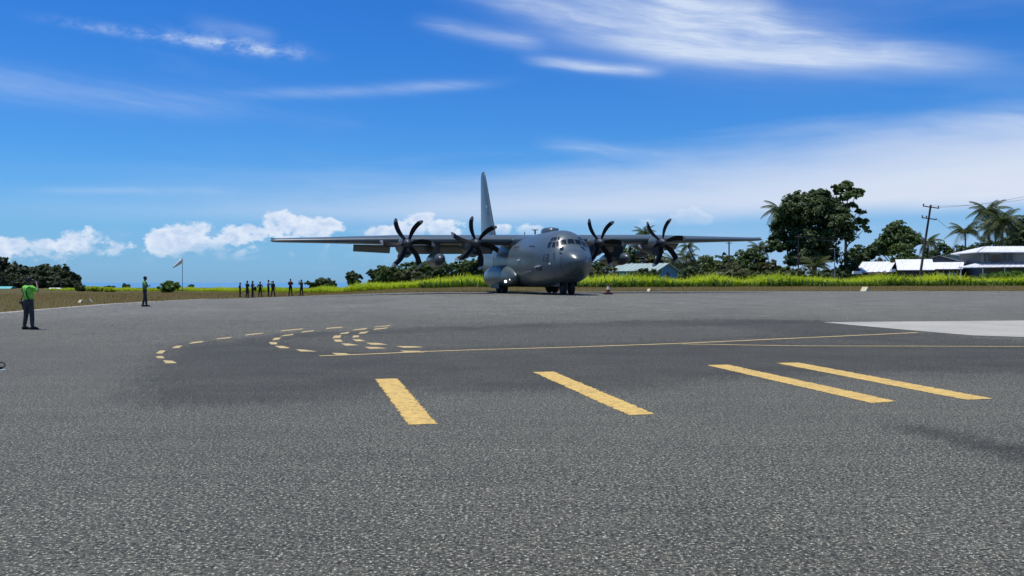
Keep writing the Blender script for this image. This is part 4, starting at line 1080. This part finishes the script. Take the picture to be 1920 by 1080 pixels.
for t in np.linspace(0, 1, 9):
    c = Vector((.05-1.75*t, -.10, zt+.20-1.45*t-.08*math.sin(math.pi*t))); r = (.46*(1-t)+.12*t)*(1-.25*(1-t)**6)
    if t == 0: r = .30
    ax_ = Vector((-.79, 0, -.61)); u = Vector((0, 1, 0)); v = ax_.cross(u)
    rs.append([tuple(c+(u*math.cos(a)+v*math.sin(a))*r) for a in np.linspace(0, 2*math.pi, 19)[:-1]])
mb.rings(rs, cap=False); sk = mb.build('sock', M_sock, root, True)
sm_ = sk.modifiers.new('thickness', 'SOLIDIFY'); sm_.thickness = .02
mb = MB(); c = Vector((.04, -.10, zt+.22)); mb.tube([tuple(c+(Vector((0,1,0))*math.cos(a)+Vector((-.61,0,.79))*math.sin(a))*.34) for a in np.linspace(0, 2*math.pi, 20)], .02, 5); mb.build('hoop', M_bare, root, True)

# ------------------------------------------------------------------ cone, gable markers, cable
root = thing('traffic_cone', P3(6.95, 65.6), 'red and white traffic cone on black base right of the nose wheels', 'traffic cone')
M_red = plain('cone_red', (.17, .035, .028), .7)
mb = MB(); mb.box((0, 0, .035), (.52, .52, .07), R(20)); mb.box((0, 0, .085), (.40, .40, .03), R(20)); mb.build('base', M_black, root)
for nm, a, b, mt in (('lower_cone', .10, .36, M_red), ('reflective_band', .36, .58, M_white), ('upper_cone', .58, .78, M_red)):
    mb = MB(); f_ = lambda z: .155*(1-(z-.10)/.86)+.012
    lathe(mb, [(a, f_(a)), (b, f_(b))], (0, 0, 0), 'z', 20); mb.build(nm, mt, root, True)
M_cream = plain('cream_marker_paint', (.72, .62, .38), .6, var=.08)
def marker(x, y, yaw, s, label, tilt=0.0):
    root = thing('gable_marker', P3(x, y, -.02), label, 'marker', 'pale gable markers along the apron edge', (tilt, 0, yaw))
    for k in (-1, 1):
        mb = MB(); roof_slab(mb, (-.45*s, k*.30*s, 0), (.45*s, k*.30*s, 0), (.45*s, 0, .48*s), (-.45*s, 0, .48*s), .02); mb.build('side_panel', M_cream, root)
    mb = MB(); mb.add([(.43*s, -.27*s, 0), (.43*s, .27*s, 0), (.43*s, 0, .44*s)], [(0, 1, 2)]); mb.build('end_panel', M_wallc, root)
marker(35.6, 91.4, R(-72), .95, 'large cream gable marker on the grass edge at right')
marker(-35.0, 73.6, R(-40), .50, 'flattened cream gable marker, left one of the pair in the left field')
marker(-35.3, 75.8, R(-75), .60, 'upright cream gable marker, right one of the pair in the left field')
marker(13.85, 91.5, R(-65), .58, 'small cream gable marker right of the traffic cone')
marker(14.75, 91.9, R(30), .50, 'small toppled cream marker beside the upright one right of the cone', R(38))
root = thing('cable_loop', (-9.29, 16.5, 0), 'black cable loop standing on a thin white plate at the left edge', 'cable')
mb = MB(); mb.box((-.05, -.02, .012), (.26, .10, .02)); mb.build('base_plate', M_white, root)
mb = MB(); mb.box((-.03, 0, .045), (.07, .05, .05)); mb.build('clamp', M_black, root)
mb = MB(); mb.tube([(-.02, 0, .05)] + [(-.05+.115*math.cos(a), .0, .10+.055*math.sin(a)) for a in np.linspace(-1.2, 3.6, 16)], .011, 7); mb.build('cable', M_black, root, True)

# ------------------------------------------------------------------ people
def skin_mesh(name, joints, edges, root_key, sub=1):
    keys = list(joints); idx = {k: i for i, k in enumerate(keys)}
    me = bpy.data.meshes.new(name); me.from_pydata([joints[k][0] for k in keys], [(idx[a], idx[b]) for a, b in edges], [])
    o = bpy.data.objects.new(name, me); C.objects.link(o)
    o.modifiers.new('skin', 'SKIN').use_smooth_shade = True
    for k in keys:
        sv = me.skin_vertices[0].data[idx[k]]; r = joints[k][1]; sv.radius = r if isinstance(r, tuple) else (r, r); sv.use_root = (k == root_key)
    o.modifiers.new('sub', 'SUBSURF').levels = sub
    dg = bpy.context.evaluated_depsgraph_get(); ev = o.evaluated_get(dg); out = bpy.data.meshes.new_from_object(ev)
    bpy.data.objects.remove(o); bpy.data.meshes.remove(me)
    out.name = name
    return out
SKIN = plain('skin', (.085, .048, .032), .55, var=.1)
def cloth(name, c): return plain(name, c, .85, var=.22, scale=9, bump=.25)
HAIR = plain('hair_black', (.010, .009, .009), .7)
SHOE = plain('boot_black', (.012, .012, .013), .6)
def head_mesh(mb_v, c, yaw, tilt=0.0):
    """head with nose, chin, ears"""
    mb = MB(); rs = []; n = 18
    prof = [(-.115, .015), (-.108, .040), (-.09, .056), (-.06, .066), (-.02, .074), (.03, .079), (.07, .074), (.10, .055), (.118, .025), (.123, .004)]
    for z, r in prof:
        ring_ = []
        for k in range(n):
            a = 2*math.pi*k/n; sx, sy = math.sin(a), math.cos(a)
            px_, py_ = r*.92*sx, r*1.16*sy
            if sy > .5 and z < -.03: py_ += .012*(sy-.5)
            if k == 0: py_ += .022*math.exp(-((z+.015)/.022)**2) + .008*math.exp(-((z+.062)/.012)**2)
            if k in (1, n-1): py_ -= .010*math.exp(-((z-.012)/.014)**2)
            if k in (5, n-5): px_ += math.copysign(.014, px_)*math.exp(-((z+.005)/.03)**2)
            ring_.append((px_, py_, z))
        rs.append(ring_)
    mb.rings(rs); rot = Euler((tilt, 0, yaw)).to_matrix()
    return [tuple(Vector(c)+rot @ Vector(p)) for p in mb.v], mb.f
def person(x, y, H_, facing, label, shirt, trousers, pose='stand', vest=None, cap=None, bag=None, head_turn=0.0, spread=.12, stride=0.0, long_sleeve=False, group='onlookers at the apron edge'):
    root = thing('person', P3(x, y), label, 'person', group, (0, 0, facing)); s = H_/1.75
    def q(a, b, c): return (a*s, b*s, c*s)
    J = {'pelvis': (q(0, 0, .95), (.135*s, .105*s)), 'waist': (q(0, 0, 1.10), (.145*s, .105*s)), 'chest': (q(0, -.01, 1.30), (.185*s, .125*s)), 'collar': (q(0, -.01, 1.43), (.085*s, .07*s)), 'neck': (q(0, 0, 1.51), .052*s), 'skull': (q(0, .01, 1.60), .055*s)}
    E_ = [('pelvis', 'waist'), ('waist', 'chest'), ('chest', 'collar'), ('collar', 'neck'), ('neck', 'skull')]
    for k, sx in (('l', -1), ('r', 1)):
        st = stride*sx
        J['hip'+k] = (q(.085*sx, 0, .88), .088*s); J['knee'+k] = (q((.09+spread*.35)*sx, .02+st*.5, .49), .060*s); J['ank'+k] = (q((.09+spread*.75)*sx, -.01+st, .095), .043*s); J['toe'+k] = (q((.10+spread*.85)*sx, .15+st, .035), .036*s)
        E_ += [('pelvis', 'hip'+k), ('hip'+k, 'knee'+k), ('knee'+k, 'ank'+k), ('ank'+k, 'toe'+k)]
        arms = {'stand': ((.235, -.01, 1.14), (.25, .06, .90)), 'akimbo': ((.40, -.05, 1.17), (.20, .04, 1.00)), 'photo': ((.27, .16, 1.24), (.09, .30, 1.50)), 'crossed': ((.26, .10, 1.17), (-.06, .24, 1.22)), 'front': ((.26, .06, 1.16), (.10, .26, 1.20)), 'phone_left': ((.32, .08, 1.26), (.13, .24, 1.55)) if sx < 0 else ((.27, .14, 1.27), (.06, .27, 1.52))}[pose]
        el, wr = arms
        J['sh'+k] = (q(.190*sx, -.01, 1.405), .062*s); J['el'+k] = (q(el[0]*sx, el[1], el[2]), .045*s); J['wr'+k] = (q(wr[0]*sx, wr[1], wr[2]), .030*s)
        d = Vector(J['wr'+k][0])-Vector(J['el'+k][0]); d.normalize(); c = Vector(J['wr'+k][0]); side = d.cross(Vector((0, 0, 1)) if abs(d.z) < .8 else Vector((0, 1, 0))).normalized()
        J['palm'+k] = (tuple(c+d*.075*s), (.040*s, .020*s)); E_ += [('collar', 'sh'+k), ('sh'+k, 'el'+k), ('el'+k, 'wr'+k), ('wr'+k, 'palm'+k)]
        for f, (off, ln) in enumerate(((-.030, .065), (-.010, .080), (.010, .075), (.030, .058))):
            p1 = c+d*.11*s+side*off*s; p2 = p1+d*ln*.6*s+Vector((0, 0, -.010*s)); nm = 'f%d%s' % (f, k)
            J[nm+'a'] = (tuple(p1), .0095*s); J[nm+'b'] = (tuple(p2), .0085*s); E_ += [('palm'+k, nm+'a'), (nm+'a', nm+'b')]
        p1 = c+d*.05*s-side*.045*s; J['t'+k] = (tuple(p1), .011*s); J['t2'+k] = (tuple(p1+d*.05*s-side*.012*s), .009*s); E_ += [('palm'+k, 't'+k), ('t'+k, 't2'+k)]
    me = skin_mesh('body', J, E_, 'pelvis')
    vs = [v.co[:] for v in me.vertices]; fs = [tuple(p.vertices) for p in me.polygons]
    hv, hf = head_mesh(None, q(0, .02, 1.645), head_turn); n0 = len(vs)
    b2 = bpy.data.meshes.new('body'); b2.from_pydata(list(vs)+[(a, b, c) for a, b, c in hv], [], fs+[tuple(i+n0 for i in f) for f in hf]); b2.materials.append(SKIN); b2.update()
    smooth_mesh(b2, 60); part('body', b2, root); bpy.data.meshes.remove(me)
    def grow(keys, g, nm, mat, rootk, edges):
        jj = {}
        for k in keys:
            p, r = J[k]; jj[k] = (p, (r[0]+g*s, r[1]+g*s) if isinstance(r, tuple) else r+g*s)
        m2 = skin_mesh(nm, jj, edges, rootk); m2.materials.clear(); m2.materials.append(mat); return part(nm, m2, root)
    tk = ['pelvis', 'hipl', 'hipr', 'kneel', 'kneer', 'ankl', 'ankr', 'waist']
    grow(tk, .020, 'trousers', trousers, 'pelvis', [('pelvis', 'waist'), ('pelvis', 'hipl'), ('pelvis', 'hipr'), ('hipl', 'kneel'), ('hipr', 'kneer'), ('kneel', 'ankl'), ('kneer', 'ankr')])
    sk_ = ['pelvis', 'waist', 'chest', 'collar', 'shl', 'shr', 'ell', 'elr'] + (['wrl', 'wrr'] if long_sleeve else [])
    se = [('pelvis', 'waist'), ('waist', 'chest'), ('chest', 'collar'), ('collar', 'shl'), ('collar', 'shr'), ('shl', 'ell'), ('shr', 'elr')] + ([('ell', 'wrl'), ('elr', 'wrr')] if long_sleeve else [])
    grow(sk_, .024, 'shirt', shirt, 'pelvis', se)
    if vest:
        J['shl2'] = (J['shl'][0], .07*s); J['shr2'] = (J['shr'][0], .07*s)
        grow(['pelvis', 'waist', 'chest', 'collar', 'shl2', 'shr2'], .040, 'vest', vest, 'pelvis', [('pelvis', 'waist'), ('waist', 'chest'), ('chest', 'collar'), ('collar', 'shl2'), ('collar', 'shr2')])
    for k in 'lr':
        a, t = Vector(J['ank'+k][0]), Vector(J['toe'+k][0]); mb = MB()
        mb.rings([[(p.x+w_*math.cos(g), p.y, max(0.0, p.z+h2*math.sin(g))) for g in np.linspace(0, 2*math.pi, 11)[:-1]] for p, w_, h2 in ((Vector((a.x, a.y-.075*s, .05*s)), .035*s, .05*s), (Vector((a.x, a.y, .065*s)), .052*s, .075*s), (a.lerp(t, .6)*1+Vector((0, 0, -.005)), .055*s, .055*s), (Vector((t.x, t.y+.03*s, .03*s)), .045*s, .035*s), (Vector((t.x, t.y+.07*s, .025*s)), .02*s, .02*s))]); mb.build('boot', SHOE, root, True)
    hc = Vector(q(0, .02, 1.645)); rot = Euler((0, 0, head_turn)).to_matrix()
    mb = MB(); rs = []
    for z, r in ((-.03, .078), (.03, .087), (.08, .080), (.112, .058), (.130, .025), (.134, .003)):
        rs.append([tuple(hc+rot @ Vector((r*.95*math.sin(a), (r*1.14*math.cos(a) if math.cos(a) < .2 or z > .05 else r*.75*math.cos(a))-.008, z))) for a in np.linspace(0, 2*math.pi, 19)[:-1]])
    mb.rings(rs); mb.build('cap' if cap else 'hair', cap or HAIR, root, True)
    if cap:
        mb = MB(); mb.add([tuple(hc+rot @ Vector(p)) for p in ((-.07, .07, .045), (.07, .07, .045), (.05, .17, .03), (-.05, .17, .03), (-.07, .07, .055), (.07, .07, .055), (.05, .17, .04), (-.05, .17, .04))], [(0,1,2,3),(7,6,5,4),(0,4,5,1),(1,5,6,2),(2,6,7,3),(3,7,4,0)]); mb.build('cap_peak', cap, root)
    return root, J, s
C_blk = cloth('black_cloth', (.014, .014, .017)); C_navy = cloth('navy_cloth', (.016, .019, .035)); C_char = cloth('charcoal_cloth', (.045, .048, .050)); C_grey = cloth('grey_cloth', (.17, .18, .20))
C_mar = cloth('maroon_cloth', (.10, .018, .024)); C_olive = cloth('olive_cloth', (.035, .042, .028)); C_vest = cloth('hi_vis_green', (.22, .70, .07)); C_vest2 = cloth('dull_green_vest', (.12, .27, .06)); C_dk2 = cloth('dark_olive_trousers', (.032, .036, .034)); C_wht = cloth('white_cloth', (.55, .55, .55))
def rotl(p, f): return (p[0]*math.cos(f)-p[1]*math.sin(f), p[0]*math.sin(f)+p[1]*math.cos(f), p[2])
def held(name, obj_parts, px, f, local, label, cat):
    w = rotl(local, f); root = thing(name, (px[0]+w[0], px[1]+w[1], gz(*px)+w[2]), label, cat, None, (0, 0, f))
    for nm, mb, mt in obj_parts: mb.build(nm, mt, root, True)
    return root
def camera_parts(lens=.14):
    a = MB(); a.box((0, 0, 0), (.14, .07, .10)); a.box((0, 0, .06), (.06, .06, .04), taper=.7)
    b = MB(); lathe(b, [(.03, .036), (.03+lens*.6, .040), (.03+lens, .044)], (0, 0, 0), 'y', 16)
    return [('camera_body', a, M_blk_cam), ('lens', b, M_blk_cam)]
M_blk_cam = plain('camera_black', (.012, .012, .013), .4)
# photographer in the green vest, back to the camera
pp = (-15.97, 29.95); f = R(-22)
root, J, s = person(*pp, 1.72, f, 'person in bright green vest and dark trousers raising a camera, nearest at left', C_vest, C_char, pose='phone_left', vest=C_vest, head_turn=R(10), spread=.13, group='people working on the apron')
held('camera', camera_parts(), pp, f, (-.13, .34, 1.56), 'black camera held up at the face of the green-vested photographer', 'camera')
held('camera', camera_parts(.22), pp, f, (-.33, .02, .90), 'black camera with long pale-ringed lens hanging at the photographer\'s left hip', 'camera').rotation_euler = (R(-70), 0, f)
mb = MB(); pts = [(-.15, .02, 1.40), (-.12, -.17, 1.30), (-.02, -.165, 1.15), (-.22, -.10, 1.02), (-.32, 0, .95)]
mb.tube(pts, .016, 6); mb.build('camera_strap', C_blk, root, True)
mb = MB(); mb.tube([(.15, .0, 1.47), (.12, -.16, 1.36), (.10, -.175, 1.18), (.16, -.13, 1.0)], .018, 6); mb.build('harness_strap', C_blk, root, True)
# man walking to the right in the middle distance
person(-21.06, 52.0, 1.72, R(-80), 'person in dull green vest and dark trousers standing side-on with arms crossed', C_vest2, C_dk2, pose='crossed', vest=C_vest2, cap=C_blk, spread=.05, stride=.13, group='people working on the apron')
person(-30.3, 101.0, 1.58, R(-60), 'short person in black at the left end of the onlooker row', C_blk, C_blk, pose='akimbo', spread=.10)
person(-26.98, 92.4, 1.72, R(-35), 'tall person in black, second from left of the onlookers', C_navy, C_blk, pose='front', spread=.10)
r3, J3, s3 = person(-26.62, 93.0, 1.70, R(-55), 'person in black with a bag at the side, third onlooker from left', C_blk, C_blk, pose='stand', spread=.09)
person(-27.4, 98.6, 1.64, R(-20), 'person in dark grey with hands on hips, fourth onlooker from left', C_char, C_blk, pose='akimbo', spread=.14)
p5 = (-26.6, 99.0); person(*p5, 1.80, R(-70), 'person in light grey shirt photographing, fifth onlooker from left', C_grey, C_blk, pose='photo', spread=.13)
held('camera', camera_parts(), p5, R(-70), (0, .36, 1.60), 'small camera held up by the onlooker in the light grey shirt', 'camera')
person(-25.75, 97.7, 1.68, R(-25), 'person in black standing with legs apart, sixth onlooker from left', C_blk, C_blk, pose='stand', spread=.20)
person(-23.8, 97.4, 1.84, R(-15), 'tall person in maroon shirt standing apart, second from right of the onlookers', C_mar, C_blk, pose='front', spread=.12)
p8 = (-22.1, 95.2); person(*p8, 1.68, R(150), 'person in black holding a phone up, rightmost onlooker', C_blk, C_blk, pose='photo', spread=.14, cap=C_blk)
ph = MB(); ph.box((0, 0, 0), (.08, .012, .15)); held('phone', [('case', ph, M_blk_cam)], p8, R(150), (0, .37, 1.52), 'black phone held up by the rightmost onlooker', 'phone')
# the bag beside the third onlooker
mb = MB(); mb.rings([[(.14*k*math.cos(a), .07*k*math.sin(a), z) for a in np.linspace(0, 2*math.pi, 15)[:-1]] for z, k in ((0, .8), (.06, 1), (.28, 1), (.38, .75), (.40, .4))])
bag = thing('shoulder_bag', P3(-26.32, 92.95, .70), 'black shoulder bag hanging beside the third onlooker', 'bag'); mb.build('pouch', C_blk, bag, True)
mb = MB(); mb.tube([(-.08, 0, .36), (-.14, .02, .62), (-.2, .02, .72), (-.1, -.02, .6), (.05, 0, .37)], .014, 5); mb.build('strap', C_blk, bag, True)
